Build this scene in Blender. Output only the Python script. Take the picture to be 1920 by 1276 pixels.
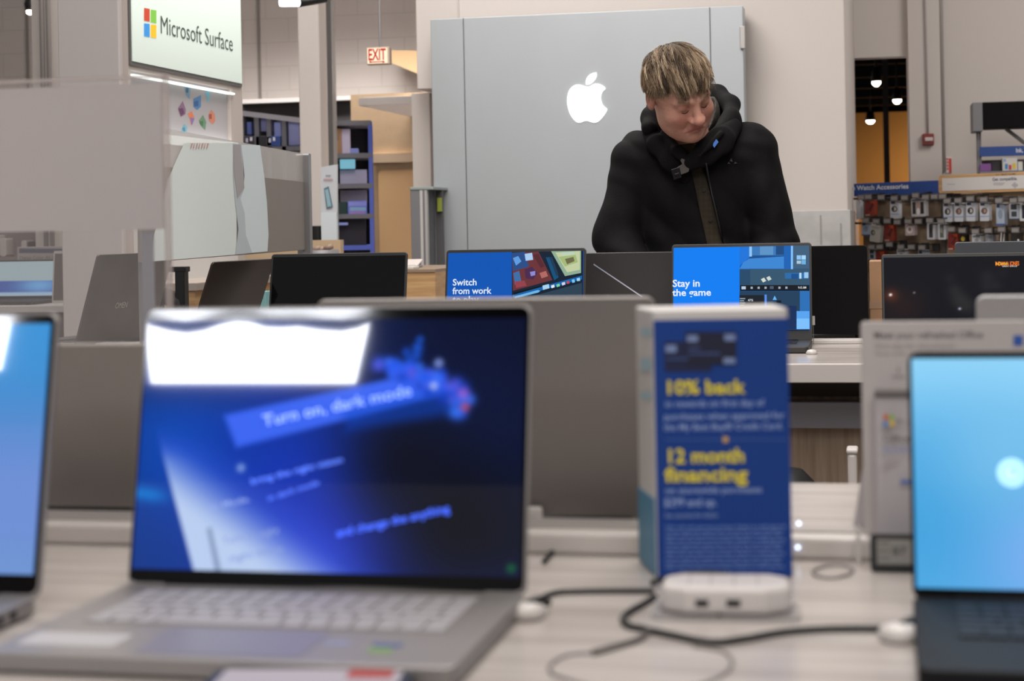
import bpy, bmesh, math, random
import numpy as np
from mathutils import Vector, Matrix
from mathutils.bvhtree import BVHTree

for _o in list(bpy.data.objects):
    bpy.data.objects.remove(_o)
SC = bpy.context.scene
COL = SC.collection
R = math.radians

# ------------------------------------------------------------------ camera
FPX, CX, CY = 3300.0, 960.0, 420.0
YAW, ROLL = R(12.0), R(1.1)
TABLE = 0.92
CAMPOS = Vector((0, 0, TABLE + 0.323))
fwd = Vector((-math.sin(YAW), math.cos(YAW), 0))
rgt = Vector((math.cos(YAW), math.sin(YAW), 0))
upv = Vector((0, 0, 1))
XC = rgt * math.cos(ROLL) - upv * math.sin(ROLL)
YC = rgt * math.sin(ROLL) + upv * math.cos(ROLL)
cam_d = bpy.data.cameras.new('camera')
cam = bpy.data.objects.new('camera', cam_d)
COL.objects.link(cam)
cam.matrix_world = Matrix(((XC.x, YC.x, -fwd.x, CAMPOS.x), (XC.y, YC.y, -fwd.y, CAMPOS.y),
                           (XC.z, YC.z, -fwd.z, CAMPOS.z), (0, 0, 0, 1)))
cam_d.sensor_width = 36
cam_d.sensor_fit = 'HORIZONTAL'
cam_d.lens = FPX * 36 / 1920
cam_d.shift_y = -(638 - CY) / 1920
cam_d.clip_start = 0.05
cam_d.clip_end = 200
cam_d.dof.use_dof = True
cam_d.dof.focus_distance = 4.95
cam_d.dof.aperture_fstop = 6.3
SC.camera = cam

# ------------------------------------------------------------------ exposure, world
SC.view_settings.view_transform = 'Standard'
SC.view_settings.look = 'None'
SC.view_settings.gamma = 1
SC.view_settings.use_curve_mapping = False
SC.view_settings.exposure = 0.0
world = bpy.data.worlds.new('world')
SC.world = world
world.use_nodes = True
world.node_tree.nodes['Background'].inputs[0].default_value = (1.0, 0.96, 0.93, 1)
world.node_tree.nodes['Background'].inputs[1].default_value = 0.20


# ------------------------------------------------------------------ store lighting (assumed lights above the sales floor, out of view)
def area(name, loc, target, size, energy, color=(1, 0.95, 0.9), spread=180, sy=None):
    l = bpy.data.lights.new(name, 'AREA')
    l.energy = energy
    l.color = color
    l.spread = R(spread)
    l.size = size
    if sy:
        l.shape = 'RECTANGLE'
        l.size_y = sy
    o = bpy.data.objects.new(name, l)
    COL.objects.link(o)
    o.location = loc
    o.rotation_euler = (Vector(target) - Vector(loc)).to_track_quat('-Z', 'Y').to_euler()
    return o


area('assumed_store_light', (-0.2, 1.6, 4.3), (-0.2, 1.6, 0), 2.4, 48)
area('assumed_store_light', (-0.4, 3.6, 4.3), (-0.4, 4.2, 0), 2.4, 128)
area('assumed_store_light', (-2.2, 6.6, 4.3), (-2.2, 7.8, 0.6), 2.4, 165)
area('assumed_store_light', (2.6, 9.0, 4.2), (2.6, 10.5, 0.5), 2.0, 105)
area('assumed_store_light', (-3.6, 11.7, 3.9), (-3.6, 12.3, 0), 3.4, 480, (1, 0.95, 0.9), 105, 1.0)
area('assumed_store_light', (0.6, -1.5, 4.3), (0.0, 2.4, 1), 2.4, 95)

# ------------------------------------------------------------------ pixel to place helpers (authoring only)


def ray(px, py):
    v = XC * ((px - CX) / FPX) - YC * ((py - CY) / FPX) + fwd
    return v


def D(px, py, d):
    return CAMPOS + ray(px, py) * d


def onY(px, py, y):
    v = ray(px, py)
    return CAMPOS + v * ((y - CAMPOS.y) / v.y)


def onZ(px, py, z):
    v = ray(px, py)
    return CAMPOS + v * ((z - CAMPOS.z) / v.z)


def proj(p):
    q = Vector(p) - CAMPOS
    d = q.dot(fwd)
    return (CX + FPX * q.dot(XC) / d, CY - FPX * q.dot(YC) / d, d)


def lin(c):
    if isinstance(c, str):
        c = c.lstrip('#')
        c = tuple(int(c[i:i + 2], 16) / 255 for i in (0, 2, 4))
    return tuple((x / 12.92 if x <= 0.04045 else ((x + 0.055) / 1.055) ** 2.4) for x in c[:3])


class Fr:
    def __init__(s, O, U, V):
        s.O, s.U, s.V = Vector(O), Vector(U).normalized(), Vector(V).normalized()
        s.N = s.U.cross(s.V)

    def pt(s, u, v, n=0.0):
        return s.O + s.U * u + s.V * v + s.N * n

    def hit(s, px, py, n=0.0):
        r_ = ray(px, py)
        o = s.O + s.N * n
        t = (o - CAMPOS).dot(s.N) / r_.dot(s.N)
        p = CAMPOS + r_ * t - s.O
        return p.dot(s.U), p.dot(s.V)

    def rect(s, x0, y0, x1, y1):
        xm, ym = (x0 + x1) / 2, (y0 + y1) / 2
        return (s.hit(x0, ym)[0], s.hit(x1, ym)[0], s.hit(xm, y1)[1], s.hit(xm, y0)[1])


def yf(y):
    return Fr((0, y, 0), (1, 0, 0), (0, 0, 1))


def xf(x):
    return Fr((x, 0, 0), (0, 1, 0), (0, 0, 1))


# ------------------------------------------------------------------ materials
MATS = {}


def mat(name, color, rough=0.5, metal=0.0, spec=0.5, var=0.0, vscale=20.0, bump=0.0, bscale=200.0, emit=None,
        estr=0.0, coat=0.0, alpha=1.0, stretch=None, var2=None, trans=0.0):
    if name in MATS:
        return MATS[name]
    m = bpy.data.materials.new(name)
    m.use_nodes = True
    nt = m.node_tree
    b = nt.nodes['Principled BSDF']
    c = lin(color)
    b.inputs['Base Color'].default_value = (*c, 1)
    b.inputs['Roughness'].default_value = rough
    b.inputs['Metallic'].default_value = metal
    b.inputs['Specular IOR Level'].default_value = spec
    b.inputs['Coat Weight'].default_value = coat
    b.inputs['Coat Roughness'].default_value = 0.08
    b.inputs['Alpha'].default_value = alpha
    b.inputs['Transmission Weight'].default_value = trans
    if emit is not None:
        b.inputs['Emission Color'].default_value = (*lin(emit), 1)
        b.inputs['Emission Strength'].default_value = estr
    tc = nt.nodes.new('ShaderNodeTexCoord')
    mp = nt.nodes.new('ShaderNodeMapping')
    nt.links.new(tc.outputs['Object'], mp.inputs[0])
    if stretch:
        mp.inputs['Scale'].default_value = stretch
    if var > 0:
        n = nt.nodes.new('ShaderNodeTexNoise')
        n.inputs['Scale'].default_value = vscale
        n.inputs['Detail'].default_value = 6
        nt.links.new(mp.outputs[0], n.inputs['Vector'])
        r = nt.nodes.new('ShaderNodeValToRGB')
        r.color_ramp.elements[0].position = 0.3
        r.color_ramp.elements[1].position = 0.7
        c2 = lin(var2) if var2 else tuple(x * (1 - var) for x in c)
        r.color_ramp.elements[0].color = (*c2, 1)
        r.color_ramp.elements[1].color = (*(c if var2 else tuple(min(1, x * (1 + var)) for x in c)), 1)
        nt.links.new(n.outputs['Fac'], r.inputs[0])
        nt.links.new(r.outputs[0], b.inputs['Base Color'])
    if bump > 0:
        n = nt.nodes.new('ShaderNodeTexNoise')
        n.inputs['Scale'].default_value = bscale
        nt.links.new(mp.outputs[0], n.inputs['Vector'])
        bp = nt.nodes.new('ShaderNodeBump')
        bp.inputs['Strength'].default_value = bump
        bp.inputs['Distance'].default_value = 0.002
        nt.links.new(n.outputs['Fac'], bp.inputs['Height'])
        nt.links.new(bp.outputs[0], b.inputs['Normal'])
    MATS[name] = m
    return m


def attr_mat(name, rough=0.5, emit=0.0, spec=0.5, metal=0.0, bump=0.0, bscale=300.0, sss=0.0, base=True):
    if name in MATS:
        return MATS[name]
    m = bpy.data.materials.new(name)
    m.use_nodes = True
    nt = m.node_tree
    b = nt.nodes['Principled BSDF']
    a = nt.nodes.new('ShaderNodeAttribute')
    a.attribute_name = 'Col'
    if base:
        nt.links.new(a.outputs['Color'], b.inputs['Base Color'])
    else:
        b.inputs['Base Color'].default_value = (0.004, 0.004, 0.005, 1)
    if emit > 0:
        nt.links.new(a.outputs['Color'], b.inputs['Emission Color'])
        b.inputs['Emission Strength'].default_value = emit
    b.inputs['Roughness'].default_value = rough
    b.inputs['Specular IOR Level'].default_value = spec
    b.inputs['Metallic'].default_value = metal
    if sss > 0:
        b.inputs['Subsurface Weight'].default_value = sss
        b.inputs['Subsurface Radius'].default_value = (0.01, 0.004, 0.002)
        b.inputs['Subsurface Scale'].default_value = 0.6
    if bump > 0:
        n = nt.nodes.new('ShaderNodeTexNoise')
        n.inputs['Scale'].default_value = bscale
        tc = nt.nodes.new('ShaderNodeTexCoord')
        nt.links.new(tc.outputs['Object'], n.inputs['Vector'])
        bp = nt.nodes.new('ShaderNodeBump')
        bp.inputs['Strength'].default_value = bump
        bp.inputs['Distance'].default_value = 0.002
        nt.links.new(n.outputs['Fac'], bp.inputs['Height'])
        nt.links.new(bp.outputs[0], b.inputs['Normal'])
    MATS[name] = m
    return m


PRINT = attr_mat('printed_colours', 0.55)
SCREEN = attr_mat('lit_display', 0.03, emit=1.0, base=False)
SCREEN_MATTE = attr_mat('lit_matte_display', 0.3, emit=1.0, spec=0.03, base=False)

# ------------------------------------------------------------------ mesh building
WM = {}     # world matrix of each parent object
FONTS = {}


def text_geo(s, bold=0.0, space=1.0):
    k = (s, bold, space)
    if k in FONTS:
        return FONTS[k]
    cu = bpy.data.curves.new('tmp', 'FONT')
    cu.body = s
    cu.size = 1.0
    cu.offset = bold
    cu.space_character = space
    cu.resolution_u = 3
    o = bpy.data.objects.new('tmp', cu)
    COL.objects.link(o)
    dg = bpy.context.evaluated_depsgraph_get()
    me = bpy.data.meshes.new_from_object(o.evaluated_get(dg))
    vs = [(v.co.x, v.co.y) for v in me.vertices]
    fs = [tuple(p.vertices) for p in me.polygons]
    bpy.data.objects.remove(o)
    bpy.data.meshes.remove(me)
    bpy.data.curves.remove(cu)
    w = max([v[0] for v in vs] or [1])
    FONTS[k] = (vs, fs, w)
    return FONTS[k]


class MB:
    def __init__(s, M=None):
        s.v, s.f, s.c = [], [], []
        s.M = M

    def add(s, vs, fs, col=None):
        o = len(s.v)
        for p in vs:
            p = Vector(p)
            s.v.append(s.M @ p if s.M else p)
        for f in fs:
            s.f.append(tuple(i + o for i in f))
            s.c.append(col)
        return s

    def box(s, x0, x1, y0, y1, z0, z1, col=None):
        vs = [(x, y, z) for x in (x0, x1) for y in (y0, y1) for z in (z0, z1)]
        fs = [(0, 1, 3, 2), (4, 6, 7, 5), (0, 4, 5, 1), (2, 3, 7, 6), (0, 2, 6, 4), (1, 5, 7, 3)]
        return s.add(vs, fs, col)

    def prism(s, fr, pts, n0, n1, col=None):
        k = len(pts)
        vs = [fr.pt(u, v, n0) for u, v in pts] + [fr.pt(u, v, n1) for u, v in pts]
        fs = [tuple(range(k))[::-1], tuple(range(k, 2 * k))] + [(i, (i + 1) % k, k + (i + 1) % k, k + i) for i in range(k)]
        return s.add(vs, fs, col)

    def slab(s, fr, u0, u1, v0, v1, n0, n1, col=None):
        return s.prism(fr, [(u0, v0), (u1, v0), (u1, v1), (u0, v1)], n0, n1, col)

    def rslab(s, fr, u0, u1, v0, v1, n0, n1, r=0.01, k=5, col=None):
        return s.prism(fr, rrect(u0, u1, v0, v1, r, k), n0, n1, col)

    def flat(s, fr, pts, n=0.0, col=None):
        return s.add([fr.pt(u, v, n) for u, v in pts], [tuple(range(len(pts)))], col)

    def pxflat(s, fr, pts, n=0.0, col=None):
        return s.flat(fr, [fr.hit(*p) for p in pts], n, col)

    def pxrect(s, fr, x0, y0, x1, y1, n=0.0, col=None):
        return s.pxflat(fr, [(x0, y1), (x1, y1), (x1, y0), (x0, y0)], n, col)

    def pxslab(s, fr, x0, y0, x1, y1, n0, n1, col=None):
        return s.slab(fr, *fr.rect(x0, y0, x1, y1), n0, n1, col)

    def disc(s, fr, u, v, r, n=0.0, col=None, k=24, ry=None):
        ry = ry or r
        return s.flat(fr, [(u + r * math.cos(2 * math.pi * i / k), v + ry * math.sin(2 * math.pi * i / k)) for i in range(k)], n, col)

    def tube(s, pts, r, k=8, col=None, closed=False):
        pts = [Vector(p) for p in pts]
        n = len(pts)
        rr = r if isinstance(r, (list, tuple)) else [r] * n
        vs, fs = [], []
        side = None
        for i, p in enumerate(pts):
            a = pts[max(0, i - 1)]
            b = pts[min(n - 1, i + 1)]
            t = (b - a).normalized()
            if side is None:
                side = t.orthogonal().normalized()
            else:
                side = (side - t * side.dot(t)).normalized()
            o = t.cross(side)
            for j in range(k):
                an = 2 * math.pi * j / k
                vs.append(p + (side * math.cos(an) + o * math.sin(an)) * rr[i])
        for i in range(n - 1):
            for j in range(k):
                fs.append((i * k + j, i * k + (j + 1) % k, (i + 1) * k + (j + 1) % k, (i + 1) * k + j))
        fs.append(tuple(range(k))[::-1])
        fs.append(tuple((n - 1) * k + j for j in range(k)))
        return s.add(vs, fs, col)

    def lathe(s, c, prof, k=24, col=None, ax='z'):
        vs, fs = [], []
        for r_, h in prof:
            for j in range(k):
                an = 2 * math.pi * j / k
                p = (r_ * math.cos(an), r_ * math.sin(an), h)
                if ax == 'y':
                    p = (p[0], p[2], -p[1])
                if ax == 'x':
                    p = (p[2], p[0], p[1])
                vs.append(Vector(c) + Vector(p))
        n = len(prof)
        for i in range(n - 1):
            for j in range(k):
                fs.append((i * k + j, i * k + (j + 1) % k, (i + 1) * k + (j + 1) % k, (i + 1) * k + j))
        fs.append(tuple(range(k))[::-1])
        fs.append(tuple((n - 1) * k + j for j in range(k)))
        return s.add(vs, fs, col)

    def text(s, fr, txt, u, v, size, n=0.0, bold=0.0, align='l', width=None, ang=0.0, sx=1.0, col=None, space=1.0):
        vs, fs, w = text_geo(txt, bold, space)
        kx = size * sx
        if width:
            kx = width / w
        off = {'l': 0, 'c': -w * kx / 2, 'r': -w * kx}[align]
        ca, sa = math.cos(ang), math.sin(ang)
        out = []
        for a, b in vs:
            x, y = a * kx + off, b * size
            out.append(fr.pt(u + x * ca - y * sa, v + x * sa + y * ca, n))
        return s.add(out, fs, col)

    def pxtext(s, fr, txt, x0, y, x1, size_px, n=0.0, bold=0.0, col=None):
        """text whose baseline runs from (x0,y) to about x1 on the surface"""
        u0, v0 = fr.hit(x0, y)
        u1, _ = fr.hit(x1, y)
        _, vt = fr.hit(x0, y - size_px)
        return s.text(fr, txt, u0, v0, (vt - v0) / 0.7, n, bold, width=u1 - u0, col=col)

    def build(s, name, m, parent=None, bevel=0.0, smooth=False, seg=2, bevang=40, label=None):
        me = bpy.data.meshes.new(name)
        if parent is not None:
            inv = WM[parent.name].inverted()
        else:
            xs = [p.x for p in s.v]; ys = [p.y for p in s.v]; zs = [p.z for p in s.v]
            c = Vector(((min(xs) + max(xs)) / 2, (min(ys) + max(ys)) / 2, min(zs)))
            inv = Matrix.Translation(-c)
        me.from_pydata([inv @ p for p in s.v], [], s.f)
        me.update()
        if any(c is not None for c in s.c):
            ca = me.color_attributes.new('Col', 'FLOAT_COLOR', 'CORNER')
            arr = np.ones((len(me.loops), 4), dtype=np.float32)
            for p in me.polygons:
                c = s.c[p.index] or (1, 1, 1)
                arr[p.loop_start:p.loop_start + p.loop_total, :3] = lin(c)
            ca.data.foreach_set('color', arr.ravel())
        o = bpy.data.objects.new(name, me)
        COL.objects.link(o)
        me.materials.append(m)
        if parent is not None:
            o.parent = parent
            WM[o.name] = WM[parent.name].copy()
        else:
            o.location = c
            WM[o.name] = Matrix.Translation(c)
        if smooth:
            for p in me.polygons:
                p.use_smooth = True
        if bevel > 0:
            b = o.modifiers.new('bevel', 'BEVEL')
            b.width = bevel
            b.segments = seg
            b.limit_method = 'ANGLE'
            b.angle_limit = R(bevang)
        if label:
            o['label'] = label
        return o


def rrect(u0, u1, v0, v1, r, k=5):
    pts = []
    for cx_, cy_, a0 in ((u1 - r, v0 + r, -90), (u1 - r, v1 - r, 0), (u0 + r, v1 - r, 90), (u0 + r, v0 + r, 180)):
        for i in range(k + 1):
            a = R(a0 + 90 * i / k)
            pts.append((cx_ + r * math.cos(a), cy_ + r * math.sin(a)))
    return pts


def tag(o, label, cat, group=None):
    o['label'] = label
    o['category'] = cat
    if group:
        o['group'] = group
    return o


def struct(o):
    o['kind'] = 'structure'
    return o


def thing(name, label, cat, loc, group=None, rz=0.0):
    o = bpy.data.objects.new(name, None)
    COL.objects.link(o)
    o.empty_display_size = 0.05
    M = Matrix.Translation(Vector(loc)) @ Matrix.Rotation(rz, 4, 'Z')
    o.location = loc
    o.rotation_euler = (0, 0, rz)
    WM[o.name] = M
    return tag(o, label, cat, group)


def copy_tree(o, M=None, parent=None):
    c = o.copy()
    COL.objects.link(c)
    if parent is not None:
        c.parent = parent
    for ch in o.children:
        copy_tree(ch, None, c)
    return c


def colour_grid(name, fr, u0, u1, v0, v1, n, nu, nv, fn, m, parent):
    """display panel: fn(px,py arrays in 0..1, v up) -> rgb (display values)"""
    U, V = np.meshgrid(np.linspace(0, 1, nu + 1), np.linspace(0, 1, nv + 1), indexing='ij')
    vs = [fr.pt(u0 + (u1 - u0) * a, v0 + (v1 - v0) * b, n) for a, b in zip(U.ravel(), V.ravel())]
    fs = []
    for i in range(nu):
        for j in range(nv):
            a = i * (nv + 1) + j
            fs.append((a, a + nv + 1, a + nv + 2, a + 1))
    inv = WM[parent.name].inverted()
    me = bpy.data.meshes.new(name)
    me.from_pydata([inv @ p for p in vs], [], fs)
    rgb = fn(U.ravel(), V.ravel())
    rgb = np.clip(rgb, 0, 1)
    rgb = np.where(rgb <= 0.04045, rgb / 12.92, ((rgb + 0.055) / 1.055) ** 2.4)
    ca = me.color_attributes.new('Col', 'FLOAT_COLOR', 'POINT')
    arr = np.ones((len(vs), 4), dtype=np.float32)
    arr[:, :3] = rgb
    ca.data.foreach_set('color', arr.ravel())
    me.materials.append(m)
    o = bpy.data.objects.new(name, me)
    COL.objects.link(o)
    o.parent = parent
    WM[o.name] = WM[parent.name].copy()
    return o


# common materials
M_ALU = mat('silver_aluminium', '#a8a4a2', 0.38, 0.6, var=0.03, vscale=8)
M_ALU2 = mat('grey_aluminium', '#8b8583', 0.4, 0.45, var=0.03, vscale=8)
M_DARKLID = mat('charcoal_shell', '#3a3736', 0.5, 0.1, var=0.15, vscale=14)
M_BLACK = mat('black_plastic', '#100f10', 0.42, bump=0.05)
M_BLACKM = mat('matte_black_shell', '#0a0a0b', 0.75, spec=0.2)
M_BEZEL = mat('black_glass_bezel', '#050506', 0.05)
M_WHITE = mat('white_plastic', '#cbc5c1', 0.35, bump=0.03)
M_RUBBER = mat('black_rubber', '#151415', 0.6, bump=0.1)
M_KEY = mat('silver_key', '#a09c9e', 0.5)
M_KEYB = mat('black_key', '#19191b', 0.45)
M_STEEL = mat('brushed_steel', '#8f8e90', 0.35, 0.8, var=0.06, vscale=30, stretch=(1, 1, 0.05))
M_GREY = mat('grey_painted_metal', '#77767a', 0.5, 0.2, bump=0.03)
M_WOOD = mat('pale_wood', '#c6a173', 0.5, var=0.2, vscale=6, stretch=(1, 1, 12), var2='#a9835a')
M_CARD = mat('cardboard', '#a57f5f', 0.8, var=0.1, vscale=12, bump=0.1)

# ================================================================== SETTING
M_FLOOR = mat('polished_concrete', '#9a938d', 0.3, var=0.12, vscale=3)
M_WALL = mat('painted_wall', '#b9b0ab', 0.85, bump=0.15, bscale=60)
M_WALLW = mat('white_wall_paint', '#c8c0bb', 0.85, bump=0.1, bscale=90)

# floor
struct(MB().box(-16, 16, -16, 40, -0.05, 0).build('floor', M_FLOOR))


def block_wall():
    m = bpy.data.materials.new('painted_block_wall')
    m.use_nodes = True
    nt = m.node_tree
    b = nt.nodes['Principled BSDF']
    b.inputs['Roughness'].default_value = 0.85
    tc = nt.nodes.new('ShaderNodeTexCoord')
    mp = nt.nodes.new('ShaderNodeMapping')
    mp.inputs['Rotation'].default_value = (R(90), 0, 0)
    br = nt.nodes.new('ShaderNodeTexBrick')
    br.inputs['Scale'].default_value = 1.0
    br.inputs['Brick Width'].default_value = 0.4
    br.inputs['Row Height'].default_value = 0.2
    br.inputs['Mortar Size'].default_value = 0.006
    br.inputs['Color1'].default_value = (*lin('#b8b0ac'), 1)
    br.inputs['Color2'].default_value = (*lin('#b6aeaa'), 1)
    br.inputs['Mortar'].default_value = (*lin('#aea6a2'), 1)
    nt.links.new(tc.outputs['Object'], mp.inputs[0])
    nt.links.new(mp.outputs[0], br.inputs['Vector'])
    nt.links.new(br.outputs['Color'], b.inputs['Base Color'])
    return m


YB = 14.0    # left rear wall
YR = 12.2    # right rear wall with the opening
XJ = onY(1520, 400, YR).x
struct(MB().box(-14, XJ, YB, YB + 0.2, 0, 5.2).build('wall_back', block_wall()))
# expansion joint and conduit on the block wall
f = yf(YB)
t = MB()
u = f.hit(486, 90)[0]
t.box(u - 0.012, u + 0.012, YB - 0.012, YB, 0, 5.2)
u = f.hit(52, 90)[0]
t.box(u - 0.012, u + 0.012, YB - 0.012, YB, 0, 5.2)
struct(t.build('trim_1', mat('joint_grey', '#7d7671', 0.8)))

# right rear wall with an opening into the next room
f = yf(YR)
o0, o1, ob, ot = f.rect(1601, 107, 1703, 430)
t = MB()
t.box(XJ, o0, YR, YR + 0.15, 0, 5.2)
t.box(o1, 12, YR, YR + 0.15, 0, 5.2)
t.box(o0, o1, YR, YR + 0.15, ot, 5.2)
t.box(o0, o1, YR, YR + 0.15, 0, 0.5)
struct(t.build('wall_right', M_WALLW))
# shallow pier beside the opening
p0, p1, _, _ = f.rect(1704, 100, 1764, 300)
struct(MB().box(p0, p1, YR - 0.06, YR, 0, 5.2).build('trim_2', M_WALLW, bevel=0.004))
# next room: dark roof deck, warm wall
ZC2 = 3.15
YF2 = 30.0
struct(MB().box(-2, 14, YR + 0.4, YF2, ZC2, ZC2 + 0.1).build('ceiling', mat('black_roof_deck', '#0b0a0b', 0.9)))
struct(MB().box(-3, 15, YF2, YF2 + 0.2, 0, ZC2 + 0.1).build('wall_far', mat('ochre_wall', '#c89455', 0.9, bump=0.1)))
jo = MB()
for k in range(9):
    y = YR + 2.6 + k * 1.9
    jo.box(-2, 14, y, y + 0.14, ZC2 - 0.16, ZC2)
struct(jo.build('trim_3', mat('dark_joist', '#2a292c', 0.8)))
area('assumed_wall_light', (4.2, 27.6, 3.0), (4.4, 30, 1.2), 3.0, 420, (1, 0.76, 0.48), 160, 0.5)  # assumed unseen lamp, added to light the ochre wall
fz = yf(20.0)
po = fz.rect(1656, 140, 1667, 340)
struct(MB().box(po[0], po[1], 20.0, 20.1, 0, ZC2).build('trim_4', mat('steel_grey_post', '#5a5a60', 0.5)))
M_LAMP = mat('lamp_glow', '#ffffff', 0.4, emit='#fff3e0', estr=14)
for k, (px, py, yy, lab) in enumerate(((1643, 153, 17.5, 'round black downlight nearest the opening, tilted and glowing white'),
                                       (1682, 187, 20.5, 'round downlight on the right under the dark ceiling beyond the opening'),
                                       (1632, 226, 26.0, 'small lowest downlight in front of the ochre wall beyond the opening'))):
    c = onY(px, py, yy)
    T = thing('ceiling_downlight', lab, 'ceiling light', (c.x, c.y, c.z), 'downlights in the next room')
    r_ = (0.044, 0.05, 0.062)[k]
    MB(Matrix.Translation(c)).lathe((0, 0, 0), [(r_ * 1.12, 0.0), (r_ * 1.15, 0.02), (r_ * 0.9, 0.11), (0.03, 0.13), (0.02, 0.14)]).build('housing', M_BLACK, T, smooth=True)
    MB(Matrix.Translation(c)).lathe((0, 0, 0), [(r_, 0.015), (r_ * 0.9, -0.02), (r_ * 0.4, -0.045)]).build('lens', M_LAMP, T, smooth=True)
    MB().tube([c + Vector((0, 0, 0.12)), (c.x, c.y, ZC2)], 0.012).build('stem', M_BLACK, T)

# centre block behind the logo panel: large painted block (front 775..1588)
YC0 = 9.2
f = yf(YC0)
c0 = f.hit(860, 20)[0]
c1 = f.hit(1588, 300)[0]
t = MB().box(c0, c1, YC0, YR, 0, 5.2)
cl = f.hit(776, 80)[0]
vl = f.hit(790, 166)[1]
t.box(cl, c0, YC0 + 0.05, YC0 + 0.6, vl, 5.2)
struct(t.build('wall_centre', M_WALLW, bevel=0.006))
# thin jamb under the bulkhead
f2 = yf(YC0 + 0.35)
j = f2.rect(778, 170, 812, 440)
struct(MB().box(j[0], j[1], YC0 + 0.3, YC0 + 0.6, 0, vl).build('trim_5', M_WALLW, bevel=0.003))
# scuffed metal kick cladding at the foot of the block
kt = f.hit(1550, 394)[1]
M_CLAD = mat('scuffed_cladding', '#b3b1b0', 0.45, 0.25, var=0.12, vscale=9)
t = MB().box(f.hit(1200, 420)[0], c1 + 0.012, YC0 - 0.012, YC0, 0, kt)
t.box(c1, c1 + 0.012, YC0, YR, 0, kt)
struct(t.build('trim_6', M_CLAD, bevel=0.002))
dm = MB()
for (a, b) in ((1539, 425), (1577, 440)):
    u_, v_ = f.hit(a, b)
    dm.box(u_ - 0.004, u_ + 0.004, YC0 - 0.015, YC0 - 0.012, v_ - 0.09, v_ + 0.06)
struct(dm.build('trim_7', mat('cladding_seam', '#8f8d8c', 0.5)))

# white square column left of centre
YP = 9.6
f = yf(YP)
a0, a1, _, _ = f.rect(562, 100, 602, 440)
struct(MB().box(a0, a1, YP, YP + 0.12 * 1.2, 0, 5.2).build('trim_8', M_WALLW, bevel=0.008))
YQ = 10.4
f = yf(YQ)
a0, a1, vb, _ = f.rect(613, 0, 622, 228)
struct(MB().box(a0, a1, YQ, YQ + 0.08, 0, 5.2).build('trim_9', mat('grey_conduit', '#63605f', 0.5)))

# left: wide pillar that carries the brand kiosk, conduit column
YK = 6.0
f = yf(YK)
k0, k1, _, _ = f.rect(114, 100, 238, 640)
XK = k1
struct(MB().box(k0, k1 - 0.02, YK, YK + 1.1, 0, 5.2).build('wall_left', mat('pillar_paint', '#b5aead', 0.85, bump=0.1), bevel=0.004))
f = yf(8.2)
a0, a1, _, _ = f.rect(62, 80, 125, 400)
struct(MB().box(a0, a1, 8.2, 8.8, 0, 5.2).build('trim_10', M_WALLW, bevel=0.005))
t = MB()
for px in (84, 96):
    u_ = f.hit(px, 60)[0]
    t.tube([(u_, 8.17, 1.0), (u_, 8.17, 5.2)], 0.012, 8)
struct(t.build('trim_11', mat('painted_conduit', '#a39c99', 0.6), smooth=True))

# store front behind the camera, ceiling with an assumed bright skylight mirrored in the screens
YS = -19.0
struct(MB().box(-12, 12, YS - 0.2, YS, 0, 5.2).build('wall_front', M_WALL))

# far left ceiling lamp, tube lamp, exit sign
c = D(57, 20, 13.0)
T = thing('ceiling_spotlight', 'small glowing round lamp high up at the far left by the conduit column', 'ceiling light', c)
MB(Matrix.Translation(c)).lathe((0, 0, 0), [(0.035, 0), (0.045, 0.05), (0.03, 0.09), (0.01, 0.1)]).build('housing', M_BLACK, T, smooth=True)
MB(Matrix.Translation(c)).lathe((0, 0, 0), [(0.03, 0.002), (0.028, -0.02), (0.012, -0.028)]).build('lens', M_LAMP, T, smooth=True)
MB().tube([c + Vector((0, 0, 0.09)), c + Vector((0, 0, 2.2))], 0.008).build('stem', M_BLACK, T)

p = D(526, 4, 9.0)
q = D(560, 4, 9.05)
T = thing('strip_lamp', 'short glowing strip lamp on a dark arm at the top beside the white column', 'ceiling light', p)
MB().tube([p, q], [0.022, 0.022], 12).build('tube', mat('strip_glow', '#ffffff', emit='#f4f6ff', estr=9), T, smooth=True)
b = D(608, 0, 9.15)
mb = MB().tube([q, b, b + Vector((0.05, 0, 0.2))], [0.028, 0.02, 0.02], 10)
mb.tube([b + Vector((0.05, 0, 0.2)), b + Vector((0.05, 0, 1.6))], 0.012, 8)
mb.build('arm', M_BLACK, T, smooth=True)

YE = 9.0
f = yf(YE)
e = f.rect(687, 88, 730, 121)
c = f.pt((e[0] + e[1]) / 2, e[2])
T = thing('exit_sign', 'small lit EXIT sign with red letters hanging from a rod', 'exit sign', c)
MB().slab(f, e[0], e[1], e[2], e[3], -0.05, 0).build('housing', mat('beige_sign_housing', '#b9a795', 0.5), T, bevel=0.004)
MB().slab(f, e[0] + 0.006, e[1] - 0.01, e[2] + 0.006, e[3] - 0.006, 0, 0.003).build('sign_face', mat('lit_sign_face', '#ffe9cf', 0.4, emit='#ffdcb4', estr=0.1), T)
mb = MB()
mb.pxtext(f, 'EXIT', 690.5, 113, 724, 21, 0.004, 0.02)
mb.pxslab(f, 695, 115.2, 719, 116.6, 0.003, 0.0045)
for xx, s in ((692, 1), (722, -1)):
    mb.pxflat(f, [(xx, 116), (xx + 4 * s, 113.5), (xx + 4 * s, 118.5)], 0.0045)
mb.build('lettering', mat('sign_red', '#b3261a', 0.5, emit='#b3261a', estr=0.1), T)
um = (e[0] + e[1]) / 2 + 0.005
MB().tube([(um, YE + 0.025, e[3]), (um, YE + 0.025, 5.2)], 0.005).build('rod', M_STEEL, T)

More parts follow.
